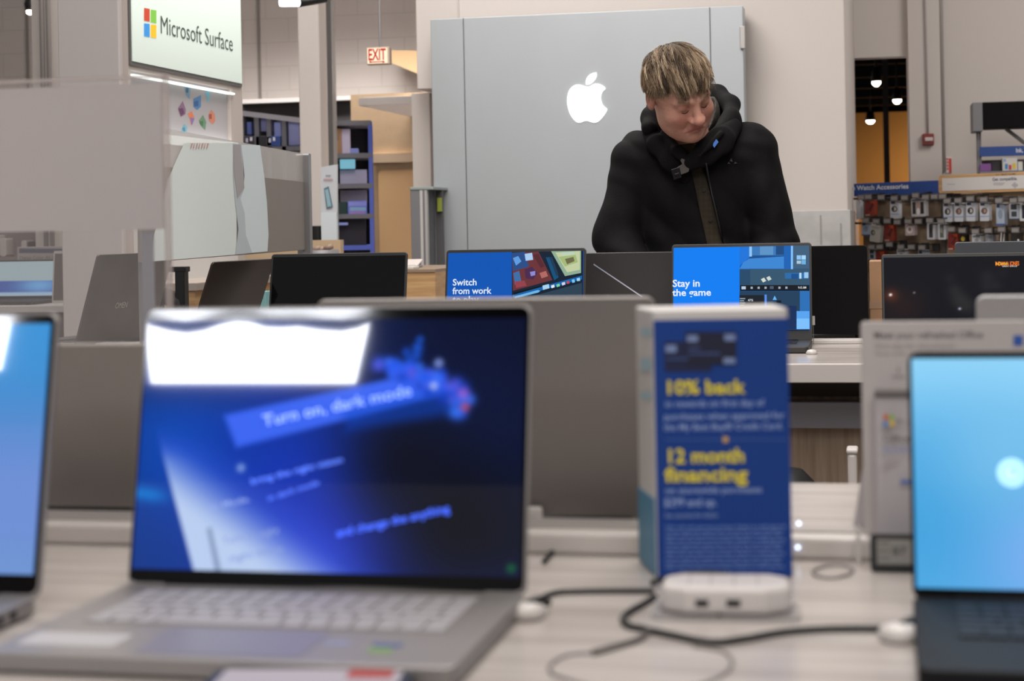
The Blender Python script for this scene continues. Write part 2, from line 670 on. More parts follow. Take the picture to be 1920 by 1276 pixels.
# ---- fire alarm, conduit and red strip on the right wall
f = yf(YR - 0.06)
a = f.rect(1729, 251, 1751, 272)
T = thing('fire_alarm', 'red wall fire alarm with a clear strobe at the end of a thin conduit', 'alarm', f.pt((a[0] + a[1]) / 2, a[2]))
MB().slab(f, *a, 0, 0.045).build('body', mat('alarm_red', '#7c1f1d', 0.4), T, bevel=0.006)
b = f.rect(1734, 258, 1749, 265)
MB().slab(f, *b, 0.045, 0.06).build('strobe', mat('strobe_clear', '#cfc3bf', 0.1), T, bevel=0.004)
u_ = (a[0] + a[1]) / 2
MB().tube([(u_, YR - 0.075, a[3]), (u_, YR - 0.075, a[3] + 0.55), (u_ - 0.02, YR - 0.075, 5.2)], 0.006).build('conduit', mat('painted_conduit', '#a39c99'), T, smooth=True)
f = yf(YR)
u_ = f.hit(1766, 150)[0]
v_ = f.hit(1766, 322)[1]
struct(MB().tube([(u_, YR - 0.02, v_), (u_, YR - 0.02, 5.2)], 0.014).build('trim_12', mat('painted_conduit', '#a39c99'), smooth=True))
a = f.rect(1774, 294, 1784, 324)
T = thing('fire_extinguisher_sign', 'narrow vertical red and white notice on the wall behind the wood-framed header', 'sign', f.pt(a[0], a[2]))
MB().slab(f, *a, 0, 0.01).build('plate', mat('notice_white', '#d8d0cc', 0.5), T)
w = a[1] - a[0]
mb = MB().slab(f, a[0] + w * 0.5, a[1], a[2], a[3] - 0.01, 0.01, 0.012)
for k in range(4):
    mb.slab(f, a[0] + 0.004, a[0] + w * 0.4, a[2] + 0.02 + k * 0.022, a[2] + 0.034 + k * 0.022, 0.01, 0.012)
mb.build('red_print', mat('sign_red', '#b3261a'), T)

# ---- dark stock area behind the left aisle
YD = 12.6
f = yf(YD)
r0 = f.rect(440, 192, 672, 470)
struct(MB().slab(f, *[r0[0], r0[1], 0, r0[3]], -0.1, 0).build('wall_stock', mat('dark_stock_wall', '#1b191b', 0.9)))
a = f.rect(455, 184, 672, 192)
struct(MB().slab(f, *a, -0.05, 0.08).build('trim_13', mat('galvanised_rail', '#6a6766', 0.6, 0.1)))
# tan partition with ledge
f = yf(11.6)
a = f.rect(660, 175, 800, 480)
struct(MB().slab(f, a[0], a[1], 0, a[3], -0.1, 0).build('wall_tan', mat('tan_partition', '#9a8368', 0.85, var=0.05)))
a = f.rect(700, 287, 800, 304)
struct(MB().slab(f, *a, 0, 0.03).build('trim_14', mat('tan_rail', '#a8937c', 0.7)))
a = f.rect(712, 304, 800, 480)
struct(MB().rslab(f, a[0], a[1] - 0.02, 0.1, a[3] - 0.05, 0, 0.02, 0.03).build('door_1', mat('tan_door', '#b6946b', 0.6), bevel=0.003))
# canopy
p0 = onY(672, 183, 10.4); p1 = onY(800, 180, 10.4)
T = MB()
zc = p0.z
T.box(p0.x, p1.x, 10.4, 11.6, zc - 0.05, zc)
struct(T.build('trim_15', mat('white_canopy', '#b9b3b0', 0.6), bevel=0.004))
# sloped tan soffit by the exit sign
f = yf(YB - 0.3)
struct(MB().prism(f, [f.hit(732, 94), f.hit(790, 95), f.hit(790, 141), f.hit(732, 117)][::-1], -0.2, 0).build('trim_16', mat('tan_soffit', '#c2a27c', 0.8)))

# ================================================================== BRAND KIOSK on the pillar, facing right
fk = xf(XK)
T = thing('sign_kiosk', 'tall white brand kiosk wrapped round the left pillar with a lit sign head', 'kiosk', (XK, YK + 0.5, 0))
yk0 = fk.hit(239, 60)[0]
yk1 = fk.hit(452, 60)[0]
M_KIOSK = mat('kiosk_shell', '#b3a9a3', 0.6)
v_sb = fk.hit(239, 130)[1]       # bottom of the sign head
mb = MB()
mb.slab(fk, yk0, yk1, v_sb, 3.4, -0.02, 0.0)
e_ = fk.hit(433, 220)[0]
mb.slab(fk, e_, yk1, 0, v_sb, -0.02, 0.0)
mb.slab(fk, yk0, yk0 + 0.02, 0, v_sb, -0.02, 0.0)
mb.build('shell', M_KIOSK, T)
lo = fk.hit(240, 246)[1]
MB().slab(fk, yk0 + 0.02, e_, 0, v_sb, -0.019, -0.015).build('recess_panel', mat('recess_grey', '#a7a3a6', 0.6), T)
zb = fk.hit(430, 515)[1]
MB().box(XK + 0.001, XK + 0.25, YK + 0.02, YK + 1.0, 0, zb - 0.03).build('base_cabinet', M_WOOD, T, bevel=0.003)
MB().box(XK + 0.001, XK + 0.26, YK + 0.01, YK + 1.01, zb - 0.03, zb).build('base_top', mat('kiosk_ledge', '#a79c93', 0.5), T, bevel=0.003)
# sign face, slanted bottom follows from perspective
s0 = fk.hit(240, 60)[0]; s1 = fk.hit(449, 60)[0]
vb_ = fk.hit(240, 121)[1]
MB().slab(fk, s0, s1, vb_, 3.3, 0.0, 0.008).build('sign_frame', mat('sign_edge', '#5d5a58', 0.5), T)


def signglow(name):
    m = bpy.data.materials.new(name)
    m.use_nodes = True
    nt = m.node_tree
    b = nt.nodes['Principled BSDF']
    b.inputs['Base Color'].default_value = (*lin('#cfdcd4'), 1)
    b.inputs['Roughness'].default_value = 0.4
    b.inputs['Emission Color'].default_value = (*lin('#f0fff6'), 1)
    tc = nt.nodes.new('ShaderNodeTexCoord')
    sp = nt.nodes.new('ShaderNodeSeparateXYZ')
    mr = nt.nodes.new('ShaderNodeMapRange')
    mr.inputs['From Min'].default_value = 0.0
    mr.inputs['From Max'].default_value = 1.0
    mr.inputs['To Min'].default_value = 0.12
    mr.inputs['To Max'].default_value = 0.62
    nt.links.new(tc.outputs['Generated'], sp.inputs[0])
    nt.links.new(sp.outputs['Z'], mr.inputs['Value'])
    nt.links.new(mr.outputs[0], b.inputs['Emission Strength'])
    return m


MB().slab(fk, s0 + 0.012, s1 - 0.012, vb_ + 0.014, vb_ + 0.62, 0.008, 0.012).build('sign_face', signglow('backlit_sign'), T)
mb = MB()
for (x0, y0a, y0b, x1, y1a, y1b, c) in ((264, 15, 39, 274.5, 17, 41, '#c63f1e'), (276.5, 18, 42, 287, 20, 44, '#7cc242'),
                                         (264, 44, 68, 274.5, 45, 70, '#2f8fdc'), (276.5, 46, 70, 287, 47, 72, '#f6bd17')):
    mb.pxflat(fk, [(x0, y0b), (x1, y1b), (x1, y1a), (x0, y0a)], 0.0135, c)
mb.build('logo', attr_mat('sign_inks', 0.5, emit=0.25), T)
u0, v0 = fk.hit(294, 62)
u1, _ = fk.hit(431, 92)
MB().text(fk, 'Microsoft Surface', u0, v0, 0.098, 0.0135, 0.0, width=u1 - u0).build('lettering', mat('sign_text_grey', '#4a5450', 0.6), T)
# strip lights: under sign and under the recess
M_STRIP = mat('strip_white', '#ffffff', emit='#eefaf4', estr=1.1)
va = fk.hit(239, 136)[1]
MB().slab(fk, yk0 + 0.02, e_ + 0.02, va - 0.010, va - 0.003, -0.01, 0.012).build('strip_light', M_STRIP, T)
vc = fk.hit(310, 254)[1]
MB().slab(fk, yk0 + 0.02, e_, vc - 0.035, vc, -0.012, 0.03).build('strip_light', M_STRIP, T)
MB().slab(fk, yk0 + 0.02, e_, vc - 0.9, vc - 0.035, -0.012, 0.02).build('lower_panel', mat('kiosk_white', '#c9c6c4', 0.5), T)
mb = MB()
def ic(pts, c, n):
    mb.pxflat(fk, pts[::-1], n, c)
n_ = -0.0145
ic([(352, 162), (364, 161), (362, 186), (355, 178)], '#6f93ad', n_); ic([(355, 164), (360, 165), (359, 174), (355, 173)], '#33587c', n_ + .0005)
ic([(369, 185), (383, 178), (383, 200), (376, 206), (369, 200)], '#4c7fb0', n_); ic([(370, 190), (378, 188), (378, 199), (370, 199)], '#2b5690', n_ + .0005)
ic([(391, 172), (399, 170), (399, 188), (396, 192)], '#6fb3c8', n_)
ic([(340, 203), (349, 189), (355, 205), (354, 214), (345, 219)], '#84627e', n_); ic([(341, 204), (349, 202), (352, 212), (346, 216)], '#5d3b5e', n_ + .0005)
ic([(358, 213), (366, 208), (371, 220), (365, 235), (362, 222)], '#d27a5a', n_); ic([(363, 220), (371, 222), (366, 235)], '#7e6aa6', n_ + .0005)
ic([(379, 226), (387, 215), (393, 228), (391, 244), (383, 236)], '#64876a', n_); ic([(380, 228), (387, 226), (387, 236), (382, 234)], '#3d7048', n_ + .0005)
ic([(397, 216), (402, 205), (409, 214), (410, 226), (405, 233), (398, 226)], '#c87e66', n_); ic([(398, 214), (403, 213), (403, 223), (398, 222)], '#9c4c3a', n_ + .0005)
ic([(346, 243), (352, 231), (358, 238), (357, 246), (350, 252)], '#74a3b4', n_); ic([(348, 240), (353, 238), (354, 246), (350, 246)], '#437a93', n_ + .0005)
mb.build('app_icons', PRINT, T)

# ================================================================== LOGO PANEL
YA = 9.0
f = yf(YA)
a = [f.hit(811, 250)[0], f.hit(1397, 250)[0]]
vt = f.hit(811, 36)[1]
T = thing('logo_wall_panel', 'large brushed silver display panel with a glowing fruit emblem behind the man', 'display panel', (sum(a) / 2, YA, 0))
M_PANEL = mat('silver_panel', '#a9aeb2', 0.42, 0.35, var=0.02, vscale=3)
s1_ = f.hit(872, 250)[0]
s2_ = f.hit(1332, 60)[0]
MB().slab(f, s1_ + 0.003, s2_ - 0.002, 0, vt, -0.15, 0).build('centre_panel', M_PANEL, T, bevel=0.003)
MB().slab(f, a[0], s1_, 0, vt, -0.15, 0).build('side_panel', M_PANEL, T, bevel=0.003)
MB().slab(f, s2_, a[1], 0, vt, -0.15, 0).build('side_panel', M_PANEL, T, bevel=0.003)
MB().slab(f, a[0] + 0.01, a[1] - 0.01, 0, vt - 0.01, -0.16, -0.02).build('backing', M_BLACK, T)
h = f.rect(1388, 50, 1398, 92)
MB().slab(f, *h, 0, 0.03).build('hinge', M_ALU, T, bevel=0.003)


def apple_pts():
    """body of the emblem, half-smooth closed curve in photo pixels"""
    P_ = [(1102, 163.5), (1108, 161.5), (1115, 158), (1123, 158), (1130, 161), (1135, 166), (1130, 171), (1127, 178), (1126.5, 186),
          (1128.5, 194), (1132, 200), (1138, 204.5), (1135, 212), (1130, 219), (1124, 225.5), (1118, 229), (1111, 229), (1105, 227),
          (1099, 226), (1093, 227.5), (1087, 229.5), (1081, 228), (1075, 222), (1069, 212), (1065.5, 200), (1064.3, 188), (1066, 175),
          (1070, 167), (1076, 161.5), (1084, 159), (1093, 161)]
    out = []
    n = len(P_)
    for i in range(n):
        p0, p1, p2, p3 = P_[i - 1], P_[i], P_[(i + 1) % n], P_[(i + 2) % n]
        for s in (0, 0.33, 0.66):
            def cr(a, b, c, d):
                return 0.5 * ((2 * b) + (-a + c) * s + (2 * a - 5 * b + 4 * c - d) * s * s + (-a + 3 * b - 3 * c + d) * s ** 3)
            out.append((cr(p0[0], p1[0], p2[0], p3[0]), cr(p0[1], p1[1], p2[1], p3[1])))
    return out


leaf = [(1099.5, 158.5), (1099.3, 152), (1101.5, 146), (1106, 140.5), (1112, 137.5), (1118.5, 136.5), (1118.5, 143), (1115.5, 149.5), (1110, 155), (1104.5, 158)]
leaf = [(x, y) for x, y in leaf]
MB().prism(f, [f.hit(*p) for p in apple_pts()][::-1], 0.001, 0.008).prism(
    f, [f.hit(*p) for p in leaf], 0.001, 0.008).build('emblem', mat('emblem_glow', '#ffffff', 0.4, emit='#ffffff', estr=1.5), T)

# ================================================================== REAR LEFT SHELVING
def shelf_unit(name, label, fr, px, ys, zdepth, post_px, m_post, m_shelf, lit=None):
    pass


M_POST = mat('shelf_post', '#58565f', 0.5, 0.3)
M_POSTB = mat('blue_lit_post', '#4a5db8', 0.5, 0.1)  # blue light on the post is put into its colour
M_SHELF = mat('shelf_deck', '#65646c', 0.5, 0.3)
YSH = 10.9
q_ = ray(690, 350)
qn = Vector((q_.x, q_.y, 0)).normalized()
o_ = onY(650, 350, YSH)
f = Fr((o_.x, o_.y, 0), (qn.y, -qn.x, 0), (0, 0, 1))
# tall unit with boxes
a = f.rect(606, 228, 701, 466)
T = thing('storage_rack', 'tall steel storage rack with blue-lit right posts between column and tan wall', 'rack', f.pt((a[0] + a[1]) / 2, 0, -0.2))
dep = 0.45
for (x0, x1, m_) in ((606, 611, M_POST), (692, 700, M_POSTB)):
    b = f.rect(x0, 228, x1, 466)
    MB().slab(f, b[0], b[1], 0, a[3], -0.04, 0).build('post', m_, T)
    MB().slab(f, b[0], b[1], 0, a[3], -dep, -dep + 0.04).build('post', M_POST, T)
for py in (229, 290, 347, 404, 463):
    v = f.hit(650, py)[1]
    MB().slab(f, a[0], a[1] - 0.01, v - 0.02, v + 0.01, -dep, 0.002).build('shelf', M_SHELF if py != 463 else M_POSTB, T)
p, q = f.hit(642, 292), f.hit(684, 346)
MB().tube([f.pt(p[0], p[1], -dep + 0.05), f.pt(q[0], q[1], -dep + 0.05)], 0.01).build('brace', M_POST, T)
MB().slab(f, a[0], a[1], 0, a[3], -dep - 0.02, -dep).build('back_panel', mat('dark_rack_back', '#15141b', 0.8), T)


def block(name, lab, cat, fr, x0, y0, x1, y1, d0, d1, m, group=None, extra=None, bevel=0.003):
    b = fr.rect(x0, y0, x1, y1)
    mb = MB().slab(fr, *b, d0, d1)
    if extra is None:
        return tag(mb.build(name, m, bevel=bevel), lab, cat, group)
    T_ = thing(name, lab, cat, fr.pt((b[0] + b[1]) / 2, b[2], (d0 + d1) / 2), group)
    mb.build('carton', m, T_, bevel=bevel)
    e_ = MB()
    extra(e_, fr, d1 + 0.002)
    e_.build('printing', PRINT, T_)
    return T_


G = 'cartons on the storage rack'
block('cardboard_box', 'brown cardboard carton on the top shelf of the blue-lit rack', 'box', f, 613, 240, 640, 288, -0.4, -0.06, M_CARD, G,
      lambda e, r_, n: (e.pxrect(r_, 628, 246, 636, 262, n, '#8d6c4e'), e.pxrect(r_, 616, 278, 624, 284, n, '#b3a295')))
block('white_box', 'pale lilac carton next to the brown carton on the top rack shelf', 'box', f, 640, 240, 656, 288, -0.35, -0.08, mat('lilac_white_box', '#c4bbd6', 0.6), G)
block('small_box', 'low pale-blue box at the right end of the top rack shelf', 'box', f, 656, 277, 672, 288, -0.3, -0.08, mat('blue_white_box', '#8f9be0', 0.6), G)
block('tablet_display', 'small lit teal screen on the second shelf of the blue-lit rack', 'screen', f, 637, 298, 666, 316, -0.06, -0.04,
      mat('teal_glow', '#0a1a1e', 0.3, emit='#7fc6dc', estr=0.7))
block('white_box', 'wide grey-white carton on the second shelf of the blue-lit rack', 'box', f, 637, 317, 688, 346, -0.36, -0.1, mat('grey_white_box', '#a5a2bc', 0.6), G)
block('white_box', 'wide grey carton at the back of the third shelf of the rack', 'box', f, 637, 355, 688, 378, -0.4, -0.15, mat('grey_box', '#8b889a', 0.6), G)
block('green_box', 'dark green box on the third shelf of the blue-lit rack', 'box', f, 634, 378, 651, 403, -0.3, -0.08, mat('dark_green_box', '#16393b', 0.6), G)
block('picture_box', 'box with a pale blue and lilac picture on the third rack shelf', 'box', f, 652, 376, 688, 403, -0.14, -0.06, mat('lilac_box', '#6f7fd6', 0.6), G,
      lambda e, r_, n: (e.pxrect(r_, 653, 378, 688, 386, n, '#8a90e4'), e.pxrect(r_, 656, 388, 686, 395, n, '#86b0d8'), e.pxrect(r_, 656, 395, 684, 401, n, '#9c7fd0')))
block('dark_box', 'tall dark carton filling the bottom shelf of the blue-lit rack', 'box', f, 636, 410, 686, 461, -0.3, -0.1, mat('dark_carton', '#23202a', 0.7), G)
block('small_box', 'small lilac box low on the left of the bottom rack shelf', 'box', f, 635, 450, 644, 462, -0.09, -0.03, mat('lilac_white_box', '#c4bbd6'), G)
block('small_box', 'flat blue box lying above the dark carton at the left of the rack', 'box', f, 634, 417, 652, 422, -0.09, -0.02, mat('blue_white_box', '#8f9be0'), G)

# low unit of cubbies left of the column
YS2 = 11.4
f = yf(YS2)
a = f.rect(448, 208, 566, 470)
T = thing('cubby_shelf', 'grey open cubby shelf in the dark stock area left of the white column', 'shelf', f.pt((a[0] + a[1]) / 2, 0, -0.2))
for px in (449, 477, 500, 528, 562):
    b = f.rect(px, 214, px + 8, 275)
    MB().slab(f, b[0], b[1], 0, f.hit(px, 214 + (px - 449) * 0.12)[1], -0.35, 0).build('divider', M_SHELF, T)
p, q = f.hit(452, 207), f.hit(566, 221)
MB().prism(f, [(p[0], p[1] - 0.035), (q[0], q[1] - 0.035), (q[0], q[1]), (p[0], p[1])], -0.35, 0.002).build('top_board', mat('shelf_top_light', '#8d8b92', 0.5), T)
v = f.hit(500, 275)[1]
MB().slab(f, a[0], a[1], v - 0.03, v, -0.35, 0).build('shelf', M_SHELF, T)
G = 'bins in the cubby shelf'
for (x0, y0, x1, y1, c, lab) in ((460, 228, 468, 252, '#5a6bb0', 'small blue bin in the leftmost cubby compartment'),
                                 (486, 218, 508, 246, '#6c6f9c', 'lilac-grey bin in the second cubby compartment'),
                                 (511, 228, 524, 256, '#8a93d0', 'pale violet bin in the middle cubby compartment'),
                                 (538, 226, 560, 272, '#8d92c4', 'tall lilac bin in the rightmost cubby compartment')):
    block('storage_bin', lab, 'bin', f, x0, y0, x1, y1, -0.3, -0.03, mat('bin_' + c[1:], c, 0.4), G)
for (x0, x1, c, lab) in ((457, 478, '#2a2430', 'black patterned carton at the lower left of the cubby shelf'), (479, 500, '#201d26', 'plain black carton low in the cubby shelf'),
                         (500, 526, '#27407c', 'dark blue carton low in the cubby shelf')):
    block('carton', lab, 'box', f, x0, 255, x1, 274, -0.2, 0.0, mat('carton_' + c[1:], c, 0.5), 'cartons low in the cubby shelf',
          (lambda e, r_, n, x=x0: (e.pxrect(r_, x + 4, 259, x + 8, 267, n, '#b9b6c6'), e.pxrect(r_, x + 12, 257, x + 16, 264, n, '#d2cede'))) if c != '#201d26' else None)

# ---- grey cabinet frame beside the logo panel
f = yf(8.7)
a = f.rect(771, 350, 815, 560)
T = thing('display_cabinet', 'grey metal cabinet with glass door left of the silver logo panel', 'cabinet', f.pt((a[0] + a[1]) / 2, 0, -0.2))
MB().slab(f, a[0], f.hit(788, 400)[0], 0, f.hit(780, 356)[1], -0.35, 0).build('side_panel', M_GREY, T, bevel=0.003)
MB().slab(f, a[0], a[1], f.hit(780, 356)[1], a[3], -0.36, 0.005).build('top_board', mat('cabinet_top', '#8b9492', 0.4), T, bevel=0.003)
for (x0, x1, c) in ((788, 793, '#b6b2b0'), (793, 797, '#6c6b6d'), (797, 801, '#a5a2a1')):
    MB().slab(f, f.hit(x0, 400)[0], f.hit(x1, 400)[0], 0, f.hit(790, 356)[1], -0.03, 0.002).build('frame', mat('frame_' + c[1:], c, 0.45), T)
MB().slab(f, f.hit(801, 400)[0], a[1], 0, f.hit(800, 356)[1], -0.2, -0.18).build('back_panel', mat('cabinet_dark', '#4d4c4e', 0.6), T)
MB().pxslab(f, 806, 370, 813, 396, -0.18, -0.15).build('label', mat('yellow_green_label', '#8f9a35', 0.5), T)

# ---- tall slim phone advert standing by the column
f = yf(8.3)
T = thing('phone_advert_stand', 'tall white advert stand showing a slanted teal phone beside the white column', 'stand', f.pt(f.hit(617, 400)[0], 0, 0))
mb = MB().prism(f, [f.hit(602, 400), f.hit(632, 400), f.hit(632, 308), f.hit(602, 313)], -0.015, 0)
mb.build('header', mat('advert_white', '#b9bcc2', 0.5), T)
MB().slab(f, f.hit(603, 440)[0], f.hit(632, 440)[0], 0, f.hit(617, 398)[1], -0.02, 0.004).build('lower_panel', mat('advert_pale', '#c4cdd3', 0.5), T)
mb = MB()
mb.pxflat(f, [(613, 391), (625, 388), (617, 349), (608, 353)][::1], 0.006, '#56707e')
mb.pxflat(f, [(615, 388), (622, 386), (616, 354), (610, 356)], 0.007, '#86a5b2')
mb.pxrect(f, 611, 328, 621, 330, 0.006, '#8a8890')
mb.pxrect(f, 607, 335, 625, 337.5, 0.006, '#b08a92')
mb.build('printing', PRINT, T)

# black low bin by column foot
f = yf(9.2)
b_ = f.rect(583, 423, 601, 470)
tag(MB().rslab(Fr((0, 0, 0), (1, 0, 0), (0, 1, 0)), b_[0], b_[1], 9.2, 9.5, 0, b_[3], 0.02).build('waste_bin', M_BLACK, bevel=0.004), 'tall dark bin at the foot of the white column beside the advert stand', 'bin')

# ================================================================== FAR REAR COUNTER (behind the left end of the far table)
YCN = 7.2
zt = onY(780, 505, YCN).z
f = yf(YCN)
x0 = f.hit(490, 520)[0]; x1 = f.hit(816, 520)[0]
T = thing('service_counter', 'pale wood service counter behind the blank laptop', 'counter', ((x0 + x1) / 2, YCN + 0.4, 0))
MB().box(x0, x1, YCN, YCN + 0.8, zt - 0.16, zt - 0.012).build('fascia', M_WOOD, T, bevel=0.002)
MB().box(x0, x1, YCN - 0.005, YCN + 0.8, zt - 0.012, zt).build('worktop', mat('counter_edge', '#8d7a68', 0.5), T)
MB().box(x0, x1, YCN + 0.03, YCN + 0.75, 0, zt - 0.16).build('cabinet_body', mat('counter_base', '#8c7a68', 0.6), T)
mb = MB()
for px in (790, 805):
    u = f.hit(px, 550)[0]
    mb.box(u, u + 0.02, YCN - 0.01, YCN + 0.03, 0, zt - 0.16)
mb.build('steel_post', M_STEEL, T)
fz = Fr((0, 0, zt), (1, 0, 0), (0, 1, 0))
p = onY(727, 470, YCN + 0.3)
T = thing('laptop_closed', 'pale closed laptop lying at an angle on the service counter', 'laptop', (p.x, YCN + 0.3, zt))
MB(Matrix.Translation((p.x, YCN + 0.3, zt)) @ Matrix.Rotation(0.1, 4, 'Z')).box(-0.14, 0.14, -0.1, 0.1, 0.0, 0.012).build('base', M_ALU, T, bevel=0.004)
MB(Matrix.Translation((p.x, YCN + 0.3, zt + 0.013)) @ Matrix.Rotation(0.1, 4, 'Z') @ Matrix.Rotation(0.16, 4, 'X')).box(-0.14, 0.14, -0.1, 0.1, 0, 0.008).build('lid', mat('pale_lid', '#d5cac6', 0.4), T, bevel=0.004)
random.seed(4)
for k, px in enumerate((758, 766, 774)):
    p = onY(px, 496, YCN + 0.08)
    u = p.x
    tag(MB(Matrix.Translation((u, YCN + 0.08, zt)) @ Matrix.Rotation(random.uniform(-1, 1), 4, 'Z')).box(-0.016, 0.016, -0.03, 0.03, 0, 0.012 + 0.008 * (k % 2)).build('cable_bundle', M_WHITE, bevel=0.003),
        ('left', 'middle', 'right')[k] + 'most of the three small white plastic adapters by the front edge of the service counter' if k != 1 else 'middle one of the three small white plastic adapters at the counter edge', 'adapter', 'white adapters on the service counter')
for k, (a_, b_) in enumerate((((608, 467), (623, 461)), ((585, 470), (601, 464)), ((597, 470), (608, 465)))):
    p, q = onY(*a_, YCN + 0.2), onY(*b_, YCN + 0.2)
    dz = zt + 0.025 - min(p.z, q.z)
    o = MB().tube([p, q], 0.012, 10).build('marker_pen', mat('pen_tan', '#8a7464', 0.5), smooth=True)
    tag(o, ('rightmost', 'leftmost', 'middle')[k] + ' of three tan marker pens sticking up behind the blank laptop', 'pen', 'marker pens on the counter')
pc = onY(602, 470, YCN + 0.2)
tag(MB().lathe((pc.x, YCN + 0.2, zt), [(0.07, 0), (0.08, pc.z - zt + 0.004), (0.07, pc.z - zt + 0.004), (0.06, 0.01)]).build('pen_cup', M_GREY, smooth=True),
    'low grey holder with the tan marker pens behind the blank laptop', 'pen holder')

# ---- glass-topped poster board (angled) on the left
pL, pR = D(275, 497, 4.8), D(582, 462, 7.0)
U = Vector((pR.x - pL.x, pR.y - pL.y, 0)).normalized()
fb = Fr((pL.x, pL.y, 0), U, (0, 0, 1))
L_ = (Vector((pR.x, pR.y, 0)) - Vector((pL.x, pL.y, 0))).length
vb_, vt_ = fb.hit(400, 482)[1], fb.hit(505, 276)[1]
vm_ = fb.hit(470, 329)[1]
T = thing('poster_screen', 'angled grey screen with clear top edge and a white curved graphic, steel post at right', 'screen panel', fb.pt(L_ / 2, 0, 0))
u1_ = fb.hit(571, 400)[0]
MB().slab(fb, -0.04, u1_, vb_, vm_, -0.012, 0).build('panel', mat('grey_screen_panel', '#7b746f', 0.6, bump=0.05), T, bevel=0.002)
MB().slab(fb, -0.04, u1_, vm_, vt_, -0.010, -0.002).build('clear_top', mat('frosted_acrylic', '#c3bcb7', 0.15, alpha=0.55), T)
pb = fb.rect(571, 280, 582, 470)
MB().rslab(fb, u1_, u1_ + 0.05, 0, vt_, -0.03, 0.02, 0.008).build('post', M_STEEL, T)
MB().slab(fb, 0.0, 0.014, TABLE, vb_ + 0.05, -0.024, -0.012).build('post', M_STEEL, T)
mb = MB()
W1, W2 = '#d3dbdb', '#c9d5d9'
mb.pxflat(fb, [(282, 490), (443, 477), (443, 268), (345, 268), (330, 300), (314, 338), (300, 400), (288, 440)], 0.001, W1)
mb.pxflat(fb, [(470, 474), (501, 471), (503, 440), (500, 380), (495, 330), (487, 272), (452, 271), (455, 300), (458, 330), (456, 352), (444, 372), (448, 420)], 0.001, W2)
mb.pxflat(fb, [(440, 477), (472, 474), (460, 440), (458, 400), (450, 372), (457, 352), (452, 271), (436, 269), (436, 330), (440, 380), (446, 430)], 0.0018, '#b0b9c0')
mb.pxflat(fb, [(444, 372), (457, 352), (452, 300), (450, 271), (437, 271), (437, 320)], 0.0025, '#9b9698')
mb.build('graphic', PRINT, T)
mb = MB()
for k in range(7):
    x_ = 355 + k * 5
    mb.pxflat(fb, [(x_, 278 + k % 3), (x_ + 2, 278), (x_ + 5 - k % 2, 268 - k % 3), (x_ + 3, 268)], 0.003, '#b98a80')
mb.build('scribble', PRINT, T)

# ================================================================== PEGBOARD GONDOLA on the right
YG = 10.2
pL, pR = onY(1603, 355, 10.6), onY(1935, 350, 9.75)
U = Vector((pR.x - pL.x, pR.y - pL.y, 0)).normalized()
fg = Fr((pL.x, pL.y, 0), U, (0, 0, 1))
L_ = (Vector((pR.x, pR.y, 0)) - Vector((pL.x, pL.y, 0))).length
T = thing('pegboard_gondola', 'long tan pegboard gondola hung with watch straps at the right', 'display rack', fg.pt(L_ / 2, 0, -0.2))
us = fg.hit(1768, 400)[0]


def peg(name):
    m = mat(name, '#8f7b67', 0.75, bump=0.05)
    nt = m.node_tree
    b = nt.nodes['Principled BSDF']
    tc = nt.nodes.new('ShaderNodeTexCoord')
    n = nt.nodes.new('ShaderNodeTexNoise')
    n.inputs['Scale'].default_value = 7
    r = nt.nodes.new('ShaderNodeValToRGB')
    r.color_ramp.elements[0].position = 0.35
    r.color_ramp.elements[1].position = 0.65
    r.color_ramp.elements[0].color = (*lin('#7d6a58'), 1)
    r.color_ramp.elements[1].color = (*lin('#a18b74'), 1)
    nt.links.new(tc.outputs['Object'], n.inputs['Vector'])
    nt.links.new(n.outputs['Fac'], r.inputs[0])
    nt.links.new(r.outputs[0], b.inputs['Base Color'])
    return m


M_PEG = peg('tan_pegboard')
vt1 = fg.hit(1690, 366)[1]
vt2 = fg.hit(1850, 362)[1]
MB().slab(fg, 0.03, us, 0.1, vt1 + 0.02, -0.06, -0.03).build('pegboard', M_PEG, T)
MB().slab(fg, us, L_ + 1.2, 0.1, vt2, -0.04, -0.01).build('pegboard', M_PEG, T)
MB().slab(fg, us - 0.015, us + 0.015, 0, vt2, -0.05, 0.0).build('upright', mat('dark_upright', '#4a4542', 0.5), T)
MB().slab(fg, 0.25, L_ + 1.2, 0, 0.12, -0.5, 0.35).build('plinth', M_GREY, T, bevel=0.004)
MB().slab(fg, 0.25, L_ + 1.2, 0.1, vt1 - 0.02, -0.4, -0.06).build('core', M_GREY, T)
mb = MB()
for (x0, x1, y) in ((1600, 1768, 372.5), (1600, 1768, 418.5), (1770, 1935, 377), (1770, 1935, 435)):
    a, b = fg.hit(x0, y), fg.hit(x1, y - 1)
    mb.slab(fg, a[0], b[0], a[1] - 0.006, a[1] + 0.006, -0.02, 0.0)
mb.build('cross_bar', mat('dark_upright', '#4a4542'), T)
# shadow-free background strip and headers
a = fg.rect(1600, 341, 1768, 365.5)
T = thing('header_sign', 'blue header strip reading Watch Accessories above the pegboard', 'sign', fg.pt((a[0] + a[1]) / 2, a[2]))
MB().slab(fg, 0.0, us - 0.005, a[2], a[3], -0.03, 0.01).build('board', mat('sign_blue', '#1f4389', 0.5), T, bevel=0.002)
mb = MB()
mb.pxtext(fg, 'Apple Watch Accessories', 1578, 357.5, 1706, 8.6, 0.0115, 0.02)
mb.build('lettering', mat('sign_white_ink', '#d9dbe2', 0.5), T)
a = fg.rect(1772, 325, 1935, 361)
T = thing('framed_header', 'white header board in a pale wood frame above the right pegboard section', 'sign', fg.pt((a[0] + a[1]) / 2, a[2]))
MB().rslab(fg, us, L_ + 1.0, a[2], a[3], 0.0, 0.035, 0.02).build('frame', mat('pale_wood', '#c6a173'), T, bevel=0.003)
b = fg.rect(1775, 331, 1935, 355.5)
